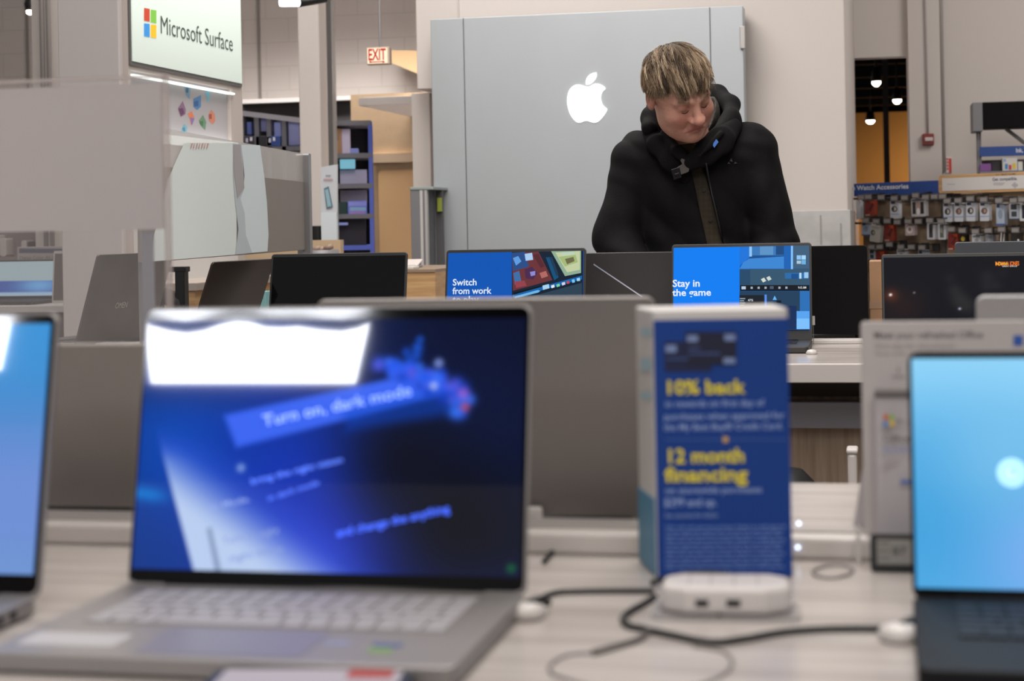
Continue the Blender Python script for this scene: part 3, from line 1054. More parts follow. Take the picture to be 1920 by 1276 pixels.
MB().slab(fg, us + 0.03, L_ + 0.97, b[2], b[3], 0.035, 0.037).build('panel', mat('header_white', '#cbc7c5', 0.5), T)
mb = MB()
mb.pxtext(fg, 'Get compatible.', 1869, 339, 1916, 6, 0.038, 0.015, '#4b5468')
for k in range(3):
    mb.pxrect(fg, 1871, 342 + k * 2, 1893 - k * 2, 343 + k * 2, 0.038, '#a8a6a9')
mb.pxrect(fg, 1784, 344.5, 1799, 346, 0.038, '#a8a6a9')
for k, hh in enumerate((4, 8, 12, 7, 5)):
    mb.pxrect(fg, 1906 + k * 2.4, 347 - hh / 2, 1907 + k * 2.4, 347 + hh / 2, 0.038, '#7a8092')
mb.pxtext(fg, 'IOT SMART HOME', 1875, 329, 1912, 3, 0.0355, 0.01, '#5c4a36')
mb.build('lettering', PRINT, T)


def cp(cx, cy):     # crop coordinates -> photo pixels
    return 1590 + cx / 5.818, 320 + cy / 5.818


M_HOOK = mat('hook_label', '#5e5957', 0.4)
M_HOOKD = mat('hook_dark', '#2c2a2b', 0.5)
hooks = {'top row of the left section': [(150, 290), (225, 285), (365, 290), (508, 300), (620, 295), (740, 270), (850, 288), (945, 283), (1035, 280)],
         'top row of the right section': [(1085, 330), (1205, 325), (1337, 305), (1485, 315), (1650, 325), (1810, 325), (1905, 315)],
         'second row of the left section': [(195, 542), (310, 552), (430, 548), (540, 560), (660, 552), (770, 552), (895, 542), (1020, 550)],
         'second row of the right section': [(1130, 640), (1250, 652), (1395, 662), (1535, 652), (1680, 640), (1830, 648)],
         'bottom row of the left section': [(260, 832), (350, 830), (455, 803), (580, 832), (695, 832), (810, 838)]}
ORD = ['first', 'second', 'third', 'fourth', 'fifth', 'sixth', 'seventh', 'eighth', 'ninth']
hk0 = None
for row, lst in hooks.items():
    for k, (cx, cy) in enumerate(lst):
        px, py = cp(cx, cy)
        u, v = fg.hit(px, py, 0.12)
        # hook body: wire + label holder, built in a local frame and copied
        lab = 'grey price-label hook, %s from the left in the %s' % (ORD[k], row)
        loc = fg.pt(u, v, 0.0)
        rz = math.atan2(U.y, U.x)
        if hk0 is None:
            T = thing('peg_hook', lab, 'hook', loc, 'peg hooks on the gondola', rz)
            L = MB(WM[T.name])
            L.box(-0.026, 0.026, -0.125, -0.12, -0.015, 0.015)
            L.build('label_holder', M_HOOK, T, bevel=0.002)
            L = MB(WM[T.name]); L.box(-0.021, 0.021, -0.127, -0.125, -0.010, 0.010)
            L.build('label', mat('hook_ticket', '#878280', 0.5), T)
            L = MB(WM[T.name]); L.tube([(0, 0.0, -0.02), (0, -0.12, -0.02)], 0.003, 6); L.tube([(0, 0.0, 0.016), (0, -0.12, 0.016)], 0.003, 6)
            L.box(-0.024, 0.024, -0.01, 0.0, -0.025, 0.022)
            L.build('wire', M_HOOKD, T)
            hk0 = T
        else:
            T = copy_tree(hk0)
            T.location = loc
            T['label'] = lab


# hanging packages: (cx, y0, y1, w, kind, label)
packs = [
    (112, 320, 528, 46, 'edge', 'plain pale package at the far left end of the top row'),
    (235, 315, 492, 105, 'red', 'red strap package in the top row, nearest the block wall'),
    (508, 330, 522, 98, 'watch', 'white watch-band package in the top row, alone between two empty hooks'),
    (765, 300, 500, 155, 'big', 'wide package with black sides and a clear window under the blue header'),
    (1085, 352, 558, 95, 'watch', 'leftmost of the four white watch-band packages under the framed header'),
    (1207, 350, 554, 96, 'watchb', 'second of the four watch-band packages under the framed header, pinkish band'),
    (1337, 342, 550, 98, 'watch', 'third of the four watch-band packages under the framed header, hung highest'),
    (1485, 347, 548, 100, 'watchb', 'rightmost of the four watch-band packages under the framed header'),
    (1658, 352, 452, 90, 'small', 'short blue and white package in the top row of the right section'),
    (1810, 352, 535, 108, 'twin', 'grey package with two black squares near the right edge of the top row'),
    (1905, 350, 548, 70, 'slim', 'tall white package with black strip at the right edge of the picture'),
    (195, 566, 706, 96, 'small', 'pale blue package at the left of the second row'),
    (305, 578, 778, 112, 'tilt', 'white package hanging tilted in the second row'),
    (445, 586, 768, 106, 'red', 'red strap package in the second row, right of the tilted white one'),
    (672, 582, 706, 100, 'swirl', 'short pinkish package with a white swirl in the second row'),
    (905, 566, 750, 86, 'band', 'narrow white-framed package with a black strap in the second row'),
    (1022, 566, 750, 86, 'bandg', 'narrow white-framed package with a grey-green strap in the second row'),
    (1142, 676, 862, 104, 'red', 'red and orange package at the left of the right section second row'),
    (1255, 682, 752, 70, 'yellow', 'small black package with a yellow spot in the right section'),
    (1400, 690, 756, 98, 'plain', 'small plain white package in the right section second row'),
    (1540, 692, 746, 84, 'greyp', 'small grey package in the right section second row'),
    (1680, 636, 750, 74, 'sticks', 'package holding two silver sticks in the right section'),
    (1830, 682, 746, 108, 'dark', 'dark package with a bright dot near the right edge'),
    (262, 852, 978, 70, 'twin', 'narrow white package with a black square in the bottom row'),
    (350, 872, 980, 92, 'red', 'red package in the bottom row, half hidden by a dark display'),
    (580, 852, 886, 96, 'plain', 'white package in the bottom row, only its top showing'),
    (812, 860, 886, 92, 'small', 'blue-topped white package at the right end of the bottom row')]
M_PKW = mat('package_white', '#bdbfc4', 0.4)
PKM = {'red': mat('package_red', '#6f1d1b', 0.5, var=0.25, vscale=14, var2='#8a3a22'), 'yellow': M_BLACK, 'dark': mat('package_dark', '#2a2726', 0.3),
       'greyp': mat('package_grey', '#7c7f88', 0.4), 'twin': mat('package_bluegrey', '#9aa0aa', 0.4), 'small': mat('package_ice', '#9ea9ba', 0.4),
       'swirl': mat('package_pink', '#b7a3a4', 0.4), 'tilt': mat('package_cream', '#b0aca5', 0.4), 'big': mat('package_big', '#b8b5b8', 0.3),
       'sticks': mat('package_black_back', '#3a3533', 0.4)}
for i, (cx, y0, y1, w, kind, lab) in enumerate(packs):
    n0, n1 = 0.05, 0.075
    x0, ya = cp(cx - w / 2, y0)
    x1, yb = cp(cx + w / 2, max(y1, y0 + 120))
    xm = (x0 + x1) / 2
    u0, u1 = fg.hit(x0, ya, n1)[0], fg.hit(x1, ya, n1)[0]
    v1, v0 = fg.hit(xm, ya, n1)[1], fg.hit(xm, yb, n1)[1]
    if y1 - y0 < 120:
        v0 = v1 - 0.12
        yb = cp(0, y1)[1]
    um = (u0 + u1) / 2
    ang = 0.13 if kind == 'tilt' else (random.Random(i).uniform(-0.02, 0.02))
    loc = fg.pt(um, v1, (n0 + n1) / 2)
    T = thing('strap_package', lab, 'package', loc, 'packages hanging on the pegboard')
    ff = Fr(fg.pt(um, v1, 0), U * math.cos(ang) + Vector((0, 0, 1)) * -math.sin(ang) * 1.0, Vector((0, 0, 1)) * math.cos(ang) + U * math.sin(ang))
    w_, h_ = (u1 - u0), (v1 - v0)
    MB().rslab(ff, -w_ / 2, w_ / 2, -h_, 0, n0, n1, 0.006, 3).build('card', PKM.get(kind, M_PKW), T)
    mb = MB()
    if kind in ('watch', 'watchb'):
        mb.slab(ff, -w_ * .4, w_ * .05, -h_ * .16, -h_ * .01, n1, n1 + .002, '#1e2a44')
        cc = '#2b2829' if kind == 'watch' else '#5a4844'
        mb.disc(ff, 0, -h_ * .45, w_ * .33, n1 + .002, cc, ry=h_ * .17)
        mb.disc(ff, w_ * .04, -h_ * .45, w_ * .2, n1 + .003, '#b6b2b0' if kind == 'watch' else '#a8867a', ry=h_ * .11)
        mb.disc(ff, -w_ * .1, -h_ * .45, w_ * .1, n1 + .004, cc, ry=h_ * .12)
        mb.slab(ff, -w_ / 2, w_ / 2, -h_ * .76, -h_ * .72, n1, n1 + .002, '#7d95c4')
    elif kind == 'red':
        mb.prism(ff, [(-w_ * .2, -h_ * .6), (w_ * .1, -h_ * .75), (w_ * .4, -h_ * .3), (w_ * .3, -h_ * .2)], n1, n1 + .001, '#521311')
        mb.slab(ff, -w_ * .45, 0, -h_ * .98, -h_ * .9, n1, n1 + .002, '#b78f86')
        mb.prism(ff, [(w_ * .1, -h_ * .2), (w_ * .48, -h_ * .25), (w_ * .48, -h_ * .02), (-w_ * .1, -h_ * .02)], n1, n1 + .001, '#b5461c')
    elif kind == 'big':
        mb.slab(ff, -w_ * .4, -w_ * .2, -h_ * .85, -h_ * .2, n1, n1 + .002, '#1e1d22')
        mb.slab(ff, w_ * .17, w_ * .38, -h_ * .85, -h_ * .2, n1, n1 + .002, '#1e1d22')
        mb.slab(ff, -w_ * .18, w_ * .15, -h_ * .85, -h_ * .2, n1, n1 + .001, '#a38d84')
        mb.disc(ff, 0, -h_ * .72, w_ * .12, n1 + .002, '#d6d4d6', ry=h_ * .2)
        mb.slab(ff, -w_ * .45, w_ * .45, -h_ * .16, -h_ * .04, n1, n1 + .002, '#6d6c74')
    elif kind == 'twin':
        mb.slab(ff, -w_ * .3, w_ * .25, -h_ * .38, -h_ * .06, n1, n1 + .002, '#2b2b2e')
        mb.slab(ff, -w_ * .25, w_ * .25, -h_ * .8, -h_ * .5, n1, n1 + .002, '#34353a')
        mb.slab(ff, -w_ / 2, w_ / 2, -h_, -h_ * .93, n1, n1 + .002, '#1c2a45')
    elif kind == 'slim':
        mb.slab(ff, -w_ * .1, w_ * .4, -h_ * .85, -h_ * .1, n1, n1 + .002, '#1a2530')
    elif kind == 'small':
        mb.slab(ff, -w_ * .4, -w_ * .05, -h_ * .2, -h_ * .02, n1, n1 + .002, '#1e2a44')
        mb.disc(ff, 0, -h_ * .5, w_ * .25, n1 + .002, '#7f8a99', ry=h_ * .2)
        mb.slab(ff, -w_ / 2, w_ / 2, -h_, -h_ * .92, n1, n1 + .002, '#3a568f')
    elif kind == 'tilt':
        mb.disc(ff, -w_ * .2, -h_ * .5, w_ * .2, n1 + .002, '#34322f', ry=h_ * .14)
        mb.disc(ff, -w_ * .15, -h_ * .5, w_ * .11, n1 + .003, '#9a958d', ry=h_ * .09)
        mb.slab(ff, -w_ * .4, w_ * .4, -h_ * .14, -h_ * .04, n1, n1 + .002, '#d8d4cf')
    elif kind == 'swirl':
        mb.disc(ff, 0, -h_ * .5, w_ * .34, n1 + .002, '#d9d2d2', ry=h_ * .34)
        mb.disc(ff, w_ * .04, -h_ * .46, w_ * .16, n1 + .003, '#8f6f6c', ry=h_ * .16)
    elif kind in ('band', 'bandg'):
        mb.slab(ff, -w_ * .22, w_ * .22, -h_ * .88, -h_ * .1, n1, n1 + .002, '#3a3836' if kind == 'band' else '#5d5f58')
        mb.slab(ff, -w_ * .12, w_ * .12, -h_ * .6, -h_ * .3, n1 + .002, n1 + .003, '#1f1e1e' if kind == 'band' else '#8b8d86')
    elif kind == 'yellow':
        mb.disc(ff, 0, -h_ * .25, w_ * .3, n1 + .002, '#b09a2c')
    elif kind == 'sticks':
        for s in (-.2, .2):
            mb.prism(ff, [(w_ * (s - .15), -h_ * .95), (w_ * (s - .02), -h_ * .95), (w_ * (s + .25), -h_ * .05), (w_ * (s + .12), -h_ * .05)], n1, n1 + .004, '#c9c5c2')
    elif kind == 'dark':
        mb.disc(ff, w_ * .28, -h_ * .3, w_ * .1, n1 + .002, '#e8e6e4')
    elif kind in ('plain', 'greyp'):
        mb.disc(ff, 0, -h_ * .3, w_ * .2, n1 + .002, '#8c8d92')
        mb.slab(ff, -w_ * .4, w_ * .4, -h_ * .15, -h_ * .06, n1, n1 + .002, '#6f7078')
    if mb.v:
        mb.build('printing', PRINT, T)

# ================================================================== INK AISLE unit on the far right
f = yf(11.4)
T = thing('ink_display_unit', 'tall shelf unit with black lightbox head above the framed header', 'display rack', f.pt(f.hit(1880, 300)[0], 0, -0.1))
b = f.rect(1822, 192, 1960, 240)
MB().slab(f, b[0] + 0.06, b[1], b[2], b[3], -0.2, 0.1).build('lightbox', mat('black_lightbox', '#0c0b0c', 0.8, spec=0.15), T, bevel=0.003)
MB().slab(f, b[0], b[0] + 0.06, b[2] - 0.02, b[3], -0.2, 0.11).build('end_cap', mat('lightbox_end', '#77767a', 0.5), T, bevel=0.003)
for px in (1831, 1836):
    u = f.hit(px, 260)[0]
    MB().slab(f, u, u + 0.012, 0, b[2], -0.05, 0).build('post', M_GREY, T)
p, q = f.hit(1888, 240), f.hit(1925, 268)
MB().tube([f.pt(*p, -0.1), f.pt(*q, -0.1)], 0.012).build('brace', mat('brace_light', '#9b9795', 0.5), T)
MB().slab(f, f.hit(1843, 300)[0], b[1], 0, f.hit(1843, 298)[1], -0.3, -0.25).build('back_panel', mat('ink_back', '#5b5452', 0.7), T)
v_ = f.hit(1860, 321)[1]
MB().slab(f, f.hit(1836, 300)[0], b[1], v_ - 0.03, v_, -0.28, 0.05).build('shelf', M_GREY, T)
a = f.rect(1836, 274, 1960, 292)
T = thing('ink_header_sign', 'small blue header strip reading Ink at the right edge', 'sign', f.pt(f.hit(1880, 292)[0], a[2]))
MB().slab(f, *a, 0, 0.03).build('board', mat('sign_blue', '#1f4389'), T, bevel=0.002)
MB().pxtext(f, 'Ink, Toner', 1904, 286, 1944, 8, 0.0315, 0.02).build('lettering', mat('sign_white_ink', '#d9dbe2'), T)
G = 'ink packages on the shelf'
block('ink_package', 'purple ink package under the blue Ink strip', 'package', f, 1837, 307, 1858, 321, -0.06, 0.02, mat('ink_purple', '#7d4a8c', 0.5), G)
block('ink_package', 'white ink multipack showing cyan, red and yellow cartridges', 'package', f, 1879, 296, 1907, 320, -0.06, 0.02, mat('ink_white', '#c9c6c2', 0.4), G,
      lambda e, r_, n: (e.pxrect(r_, 1884, 307, 1889, 317, n, '#2c7fb4'), e.pxrect(r_, 1891, 309, 1896, 318, n, '#b8324c'), e.pxrect(r_, 1898, 306, 1904, 316, n, '#d8b52c'), e.pxrect(r_, 1881, 298, 1886, 303, n, '#7fa6cc')))
block('ink_package', 'narrow white ink package at the right end of the ink shelf', 'package', f, 1908, 303, 1917, 320, -0.06, 0.02, mat('ink_white', '#c9c6c2'), G)
block('ink_package', 'dark ink packages behind the purple one on the ink shelf', 'package', f, 1859, 300, 1877, 321, -0.1, -0.02, mat('ink_dark', '#2a2029', 0.5), G)

# ================================================================== TABLES
def table_mat():
    m = bpy.data.materials.new('streaked_white_laminate')
    m.use_nodes = True
    nt = m.node_tree
    b = nt.nodes['Principled BSDF']
    b.inputs['Roughness'].default_value = 0.22
    tc = nt.nodes.new('ShaderNodeTexCoord')
    mp = nt.nodes.new('ShaderNodeMapping')
    mp.inputs['Scale'].default_value = (1.2, 16, 1)
    n = nt.nodes.new('ShaderNodeTexNoise')
    n.inputs['Scale'].default_value = 2.2
    n.inputs['Detail'].default_value = 5
    n.inputs['Distortion'].default_value = 0.6
    r = nt.nodes.new('ShaderNodeValToRGB')
    r.color_ramp.elements[0].position = 0.36
    r.color_ramp.elements[0].color = (*lin('#a69e99'), 1)
    r.color_ramp.elements[1].position = 0.6
    r.color_ramp.elements[1].color = (*lin('#bdb5b0'), 1)
    nt.links.new(tc.outputs['Object'], mp.inputs[0])
    nt.links.new(mp.outputs[0], n.inputs['Vector'])
    nt.links.new(n.outputs['Fac'], r.inputs[0])
    nt.links.new(r.outputs[0], b.inputs['Base Color'])
    return m


M_TOP = table_mat()
M_EDGE = mat('white_edge', '#c9c3bf', 0.4)
M_WOODP = mat('oak_veneer', '#a28d79', 0.5, var=0.2, vscale=5, stretch=(14, 14, 1), var2='#85715f')
TZ = TABLE
yN1 = onZ(1550, 905, TZ).y
T = thing('display_table', 'long white-topped display table in the foreground with laptops back to back', 'table', (0, 1.5, 0))
TN = T
MB().box(-3.2, 3.2, 0.72, yN1, TZ - 0.04, TZ).build('tabletop', M_TOP, T, bevel=0.003)
MB().box(-3.0, 3.0, 0.9, yN1 - 0.15, 0.1, TZ - 0.04).build('cabinet_body', M_WOODP, T)
MB().box(-2.95, 2.95, 0.95, yN1 - 0.2, 0.0, 0.1).build('plinth', M_BLACK, T)
yr0 = onZ(1550, 1050, TZ).y
yr1 = yr0 + 0.085
T = thing('cable_riser', 'low white cable channel running along the middle of the foreground table', 'cable channel', (0, (yr0 + yr1) / 2, TZ))
MB().box(-3.1, 3.1, yr0, yr1, TZ, TZ + 0.022).build('channel', M_WHITE, T, bevel=0.004)
MB().box(-3.1, 3.1, yr0 + 0.02, yr1 - 0.02, TZ + 0.022, TZ + 0.024).build('lid_strip', mat('riser_grey', '#a39c99', 0.5), T)
for (px, py) in ((1492, 990), (1492, 1028)):
    c = onY(px, py, yr0 + 0.03 * (1 if py < 1000 else -0.03))
    MB(Matrix.Translation((c.x + 0.002, yr0 + (0.05 if py < 1000 else -0.002), TZ + (0.026 if py < 1000 else 0.012)))).lathe((0, 0, 0), [(0.001, -0.0015), (0.002, 0), (0.001, 0.0015)], 10).build(
        'status_light', mat('blue_led', '#dfe8ff', emit='#cfe0ff', estr=3), T)

yF0 = onZ(1550, 681, TZ).y
yF1 = 5.0
T = thing('display_table', 'white laptop table in the middle distance in front of the man', 'table', (0, (yF0 + yF1) / 2, 0))
MB().box(-2.6, 3.0, yF0, yF1, TZ - 0.042, TZ).build('tabletop', M_TOP, T, bevel=0.003)
MB().box(-2.55, 2.95, yF0 - 0.002, yF0 + 0.02, TZ - 0.043, TZ - 0.001).build('edge_band', M_EDGE, T, bevel=0.002)
fF = yf(yF0 + 0.22)
v1_ = fF.hit(1550, 752)[1]; v2_ = fF.hit(1550, 801)[1]
MB().box(-2.4, 2.8, yF0 + 0.26, yF1 - 0.3, 0.08, TZ - 0.042).build('cabinet_body', M_WOODP, T)
MB().box(-2.4, 2.8, yF0 + 0.24, yF0 + 0.26, v1_ + 0.01, TZ - 0.042).build('under_top_shade', mat('dark_shade_strip', '#2b2624', 0.6), T)  # dark strip painted in for the shade under the tabletop
MB().box(-2.4, 2.8, yF0 + 0.2, yF0 + 0.26, v2_, v1_).build('cable_tray', mat('grey_tray', '#85838a', 0.5), T, bevel=0.003)
MB().box(-2.3, 2.7, yF0 + 0.3, yF1 - 0.35, 0, 0.08).build('plinth', M_BLACK, T)
# white rails on the tabletop behind the laptops
yq = onZ(1560, 660, TZ).y
T = thing('cable_riser', 'low white cable rail along the middle of the far table', 'cable channel', (0, 4.6, TZ))
MB().box(-2.4, 2.9, 4.585, 4.635, TZ, TZ + 0.012).build('channel', M_WHITE, T, bevel=0.003)
# small white cabinet corner and dark bag beside the far table
f = yf(yF0 - 0.22)
b = f.rect(1590, 842, 1640, 1000)
T = thing('white_bollard', 'slim white square post in the aisle before the far table', 'post', f.pt((b[0] + b[1]) / 2, 0, 0.1))
MB().slab(f, b[0], f.hit(1607, 870)[0], 0.02, b[3] - 0.01, -0.06, 0).build('body', M_WHITE, T, bevel=0.006)
MB().slab(f, b[0] - 0.002, f.hit(1607, 870)[0] + 0.002, b[3] - 0.01, b[3], -0.062, 0.002).build('top', M_EDGE, T, bevel=0.004)
MB().slab(f, b[0] - 0.004, f.hit(1607, 870)[0] + 0.02, 0, 0.02, -0.12, 0.06).build('foot', M_BLACK, T)
c = onY(1466, 905, yF0 - 0.25)
tag(MB(Matrix.Translation((c.x, c.y, 0))).lathe((0, 0, 0), [(0.09, 0), (0.115, 0.08), (0.115, c.z - 0.12), (0.1, c.z - 0.03), (0.045, c.z + 0.028), (0.01, c.z + 0.03)], 20).build(
    'waste_bin', M_BLACK, smooth=True), 'dark rounded bin in the aisle, its top just showing right of the blue leaflet box', 'bin')

# ================================================================== LAPTOPS


def solve_L(cx_, Y, z, tilt, sgn, ytop):
    lo, hi = 0.1, 0.45
    for _ in range(40):
        L = (lo + hi) / 2
        p = (cx_, Y + sgn * L * math.sin(tilt), z + L * math.cos(tilt))
        if proj(p)[1] > ytop:
            lo = L
        else:
            hi = L
    return L


def laptop(label, loc, yaw, w, d, L, tilt, shell, keym, screen=None, bezel=(0.006, 0.006, 0.008, 0.018), group=None,
           keys=True, keyobj=False, back=None, rim=None, touch=None, deck=None, name='laptop'):
    T = thing(name, label, 'laptop', loc, group, yaw)
    M = WM[T.name]
    R3 = M.to_3x3()
    hb = 0.016
    base = Fr(Vector(loc), R3 @ Vector((1, 0, 0)), R3 @ Vector((0, 1, 0)))
    MB().rslab(base, -w / 2, w / 2, -d, 0.0, 0.002, hb, 0.01).build('base', deck or shell, T, bevel=0.002)
    mb = MB()
    for sx in (-1, 1):
        for yy in (-d + 0.03, -0.03):
            mb.slab(base, sx * (w / 2 - 0.04) - 0.01, sx * (w / 2 - 0.04) + 0.01, yy - 0.004, yy + 0.004, 0, 0.002)
    mb.build('rubber_feet', M_RUBBER, T)
    # keyboard
    kw = w * 0.82
    if keys:
        well = MB().slab(base, -kw / 2 - 0.003, kw / 2 + 0.003, -d * 0.60, -d * 0.12, hb, hb + 0.0004).build('keyboard', deck or shell, T)
        rows = 6
        kh = (d * 0.48) / rows
        allk = MB()
        for r_ in range(rows):
            n = 15
            widths = [1.0] * n
            if r_ == 0:
                widths = [0.9, 0.9, 0.9, 4.9, .9, .9, .9, .9, .9, .9, .9]
            elif r_ == 1:
                widths = [2.0] + [1.0] * 10 + [2.0, 1]
            elif r_ == 2:
                widths = [1.6] + [1.0] * 11 + [1.6, .8]
            tot = sum(widths)
            x = -kw / 2
            for q in widths:
                ww = q / tot * kw
                y0 = -d * 0.60 + r_ * kh
                mk = MB() if keyobj else allk
                mk.rslab(base, x + 0.0012, x + ww - 0.0012, y0 + 0.0012, y0 + kh - 0.0012, hb + 0.0004, hb + 0.0018, 0.0015, 2)
                if keyobj:
                    mk.build('key', keym, well)
                x += ww
        if not keyobj:
            allk.build('keys', keym, T)
        MB().rslab(base, -w * 0.19, w * 0.17, -d * 0.95, -d * 0.64, hb, hb + 0.0005, 0.004).build('touchpad', touch or deck or shell, T)
    # lid
    s, c = math.sin(tilt), math.cos(tilt)
    lf = Fr(Vector(loc) + Vector((0, 0, hb * 0.8)), R3 @ Vector((1, 0, 0)), R3 @ Vector((0, s, c)))
    lid = MB().rslab(lf, -w / 2, w / 2, 0.0, L, -0.006, 0.0, 0.009).build('lid', shell, T, bevel=0.0015)
    MB().tube([lf.pt(-w * 0.4, 0.0, -0.002), lf.pt(w * 0.4, 0.0, -0.002)], 0.006, 10).build('hinge', M_BLACK, T, smooth=True)
    bl, br, bt, bb = bezel
    e = 0.0022
    MB().rslab(lf, -w / 2 + e, w / 2 - e, 0.004, L - e, 0.0, 0.0008, 0.008).build('bezel', rim or M_BEZEL, T)
    T['lf'] = 0
    del T['lf']
    dims = (-w / 2 + bl, w / 2 - br, bb, L - bt)
    if screen:
        screen(T, lf, dims)
    else:
        MB().slab(lf, *dims, 0.0008, 0.0012).build('display', M_BEZEL, T)
    if back:
        bf = Fr(lf.O, -lf.U, lf.V)
        back(T, bf, w, L)
    return T, lf, dims, base


def fit(x0, x1, ytop, Y, tilt, away=False, z=TZ):
    ym = ytop + 60
    a, b = onY(x0, ym, Y), onY(x1, ym, Y)
    cx_ = (a.x + b.x) / 2
    L = solve_L(cx_, Y, z + 0.013, tilt, -1 if away else 1, ytop)
    return (cx_, Y, z), (b.x - a.x), L


def fillfn(stops_fn):
    return stops_fn


# ---- main laptop picture (dark-mode advert)
def seg(px, py, ax, ay, bx, by):
    """signed distance to the line a->b, positive to the right"""
    dx, dy = bx - ax, by - ay
    return ((px - ax) * -dy + (py - ay) * dx) / math.hypot(dx, dy)


def sstep(x, a, b):
    t = np.clip((x - a) / (b - a), 0, 1)
    return t * t * (3 - 2 * t)


def mixc(c, k, col):
    return c * (1 - k[:, None]) + np.array(col)[None, :] * k[:, None]


def hexc(h):
    h = h.lstrip('#')
    return tuple(int(h[i:i + 2], 16) / 255 for i in (0, 2, 4))


def poly_mask(px, py, pts, soft):
    """convex polygon soft mask; pts clockwise on screen (y down)"""
    m = np.ones_like(px)
    n = len(pts)
    for i in range(n):
        d_ = seg(px, py, *pts[i], *pts[(i + 1) % n])
        m = np.minimum(m, sstep(d_, -soft, soft))
    return m


def blob(px, py, x, y, r_):
    return np.exp(-(((px - x) ** 2 + (py - y) ** 2) / (r_ * r_)))


def paint_main(u, v):
    px = 245 + u * 737
    py = 1078 - v * 478
    c = np.zeros((len(u), 3)) + np.array(hexc('#070e28'))
    c = mixc(c, sstep(720 - px, -160, 420) * 0.85, hexc('#0a3c93'))
    c = mixc(c, blob(px, py, 330, 830, 150) * 0.6, hexc('#0f55c8'))
    c = mixc(c, blob(px, py, 560, 900, 210) * 0.8, hexc('#0f35b4'))
    c = mixc(c, blob(px, py, 620, 1050, 170) * 0.85, hexc('#2b3fd0'))
    c = mixc(c, sstep(py, 1010, 1090) * sstep(px, 600, 700) * 0.35, hexc('#101f6b'))
    c = mixc(c, blob(px, py, 900, 800, 150) * 0.5, hexc('#0b1c4a'))
    c = mixc(c, blob(px, py, 760, 865, 120) * 0.9, hexc('#0d1020'))
    c = mixc(c, blob(px, py, 860, 980, 130) * 0.8, hexc('#08080e'))
    c = mixc(c, sstep(820 - py, 0, 160) * sstep(520 - px, 0, 160) * 0.45, hexc('#101c48'))
    # left edge cyan streak
    c = mixc(c, np.exp(-((py - (935 + (px - 250) * 0.12)) / 14) ** 2) * sstep(330 - px, 0, 60) * 0.8, hexc('#1480d8'))
    # pale page, lower left, dissolving to the right
    page = sstep(seg(px, py, 285, 840, 368, 1080), -2, 3)
    page = 1 - sstep(seg(px, py, 285, 840, 368, 1080), -2, 3)
    lim = seg(px, py, 285, 850, 640, 1090)
    k = page * sstep(lim, -38, 70) * sstep(py, 825, 880)
    c = mixc(c, sstep(lim, -90, 10) * page * 0.55 * sstep(py, 790, 860), hexc('#3f5fe0'))
    c = mixc(c, k, hexc('#b9cdf0'))
    # blue bar
    m = poly_mask(px, py, [(409, 785), (785, 702), (868, 735), (437, 846)], 7)
    c = mixc(c, m, hexc('#3c66f2'))
    m = poly_mask(px, py, [(640, 770), (872, 730), (870, 778), (650, 812)], 16)
    c = mixc(c, m * 0.55, hexc('#0d48c8'))
    # flowers at the right end of the bar
    rng = random.Random(7)
    for _ in range(80):
        a = rng.random()
        x = 715 + 158 * a + rng.uniform(-16, 16)
        y = 695 + 62 * a * a + rng.uniform(-26, 26) * (0.5 + a * 0.7)
        col = rng.choice(('#1d56e6', '#3a78ff', '#2f5cf0', '#2a4fe0', '#5a58dc', '#153ec0'))
        c = mixc(c, blob(px, py, x, y, rng.uniform(6, 13)) * 0.8, hexc(col))
    for (x, y, r_, col) in ((779, 655, 9, '#1e62e8'), (777, 670, 9, '#1a58dc'), (758, 664, 8, '#1750d0'), (764, 678, 8, '#1750d0'), (783, 640, 6, '#1e62e8'), (868, 742, 10, '#a05cc8'), (872, 768, 8, '#c0506c'),
                            (812, 728, 7, '#c6d4ff'), (820, 685, 8, '#9ab0ff')):
        c = mixc(c, blob(px, py, x, y, r_) * 0.9, hexc(col))
    c = mixc(c, blob(px, py, 965, 1062, 8) * 0.8, hexc('#0f7a3a'))
    c = mixc(c, blob(px, py, 448, 885, 7), hexc('#8fb0ea'))
    # page binding line
    m = poly_mask(px, py, [(388, 1000), (396, 998), (420, 1078), (410, 1080)], 3)
    c = mixc(c, m * 0.6, hexc('#5b6f93'))
    return c


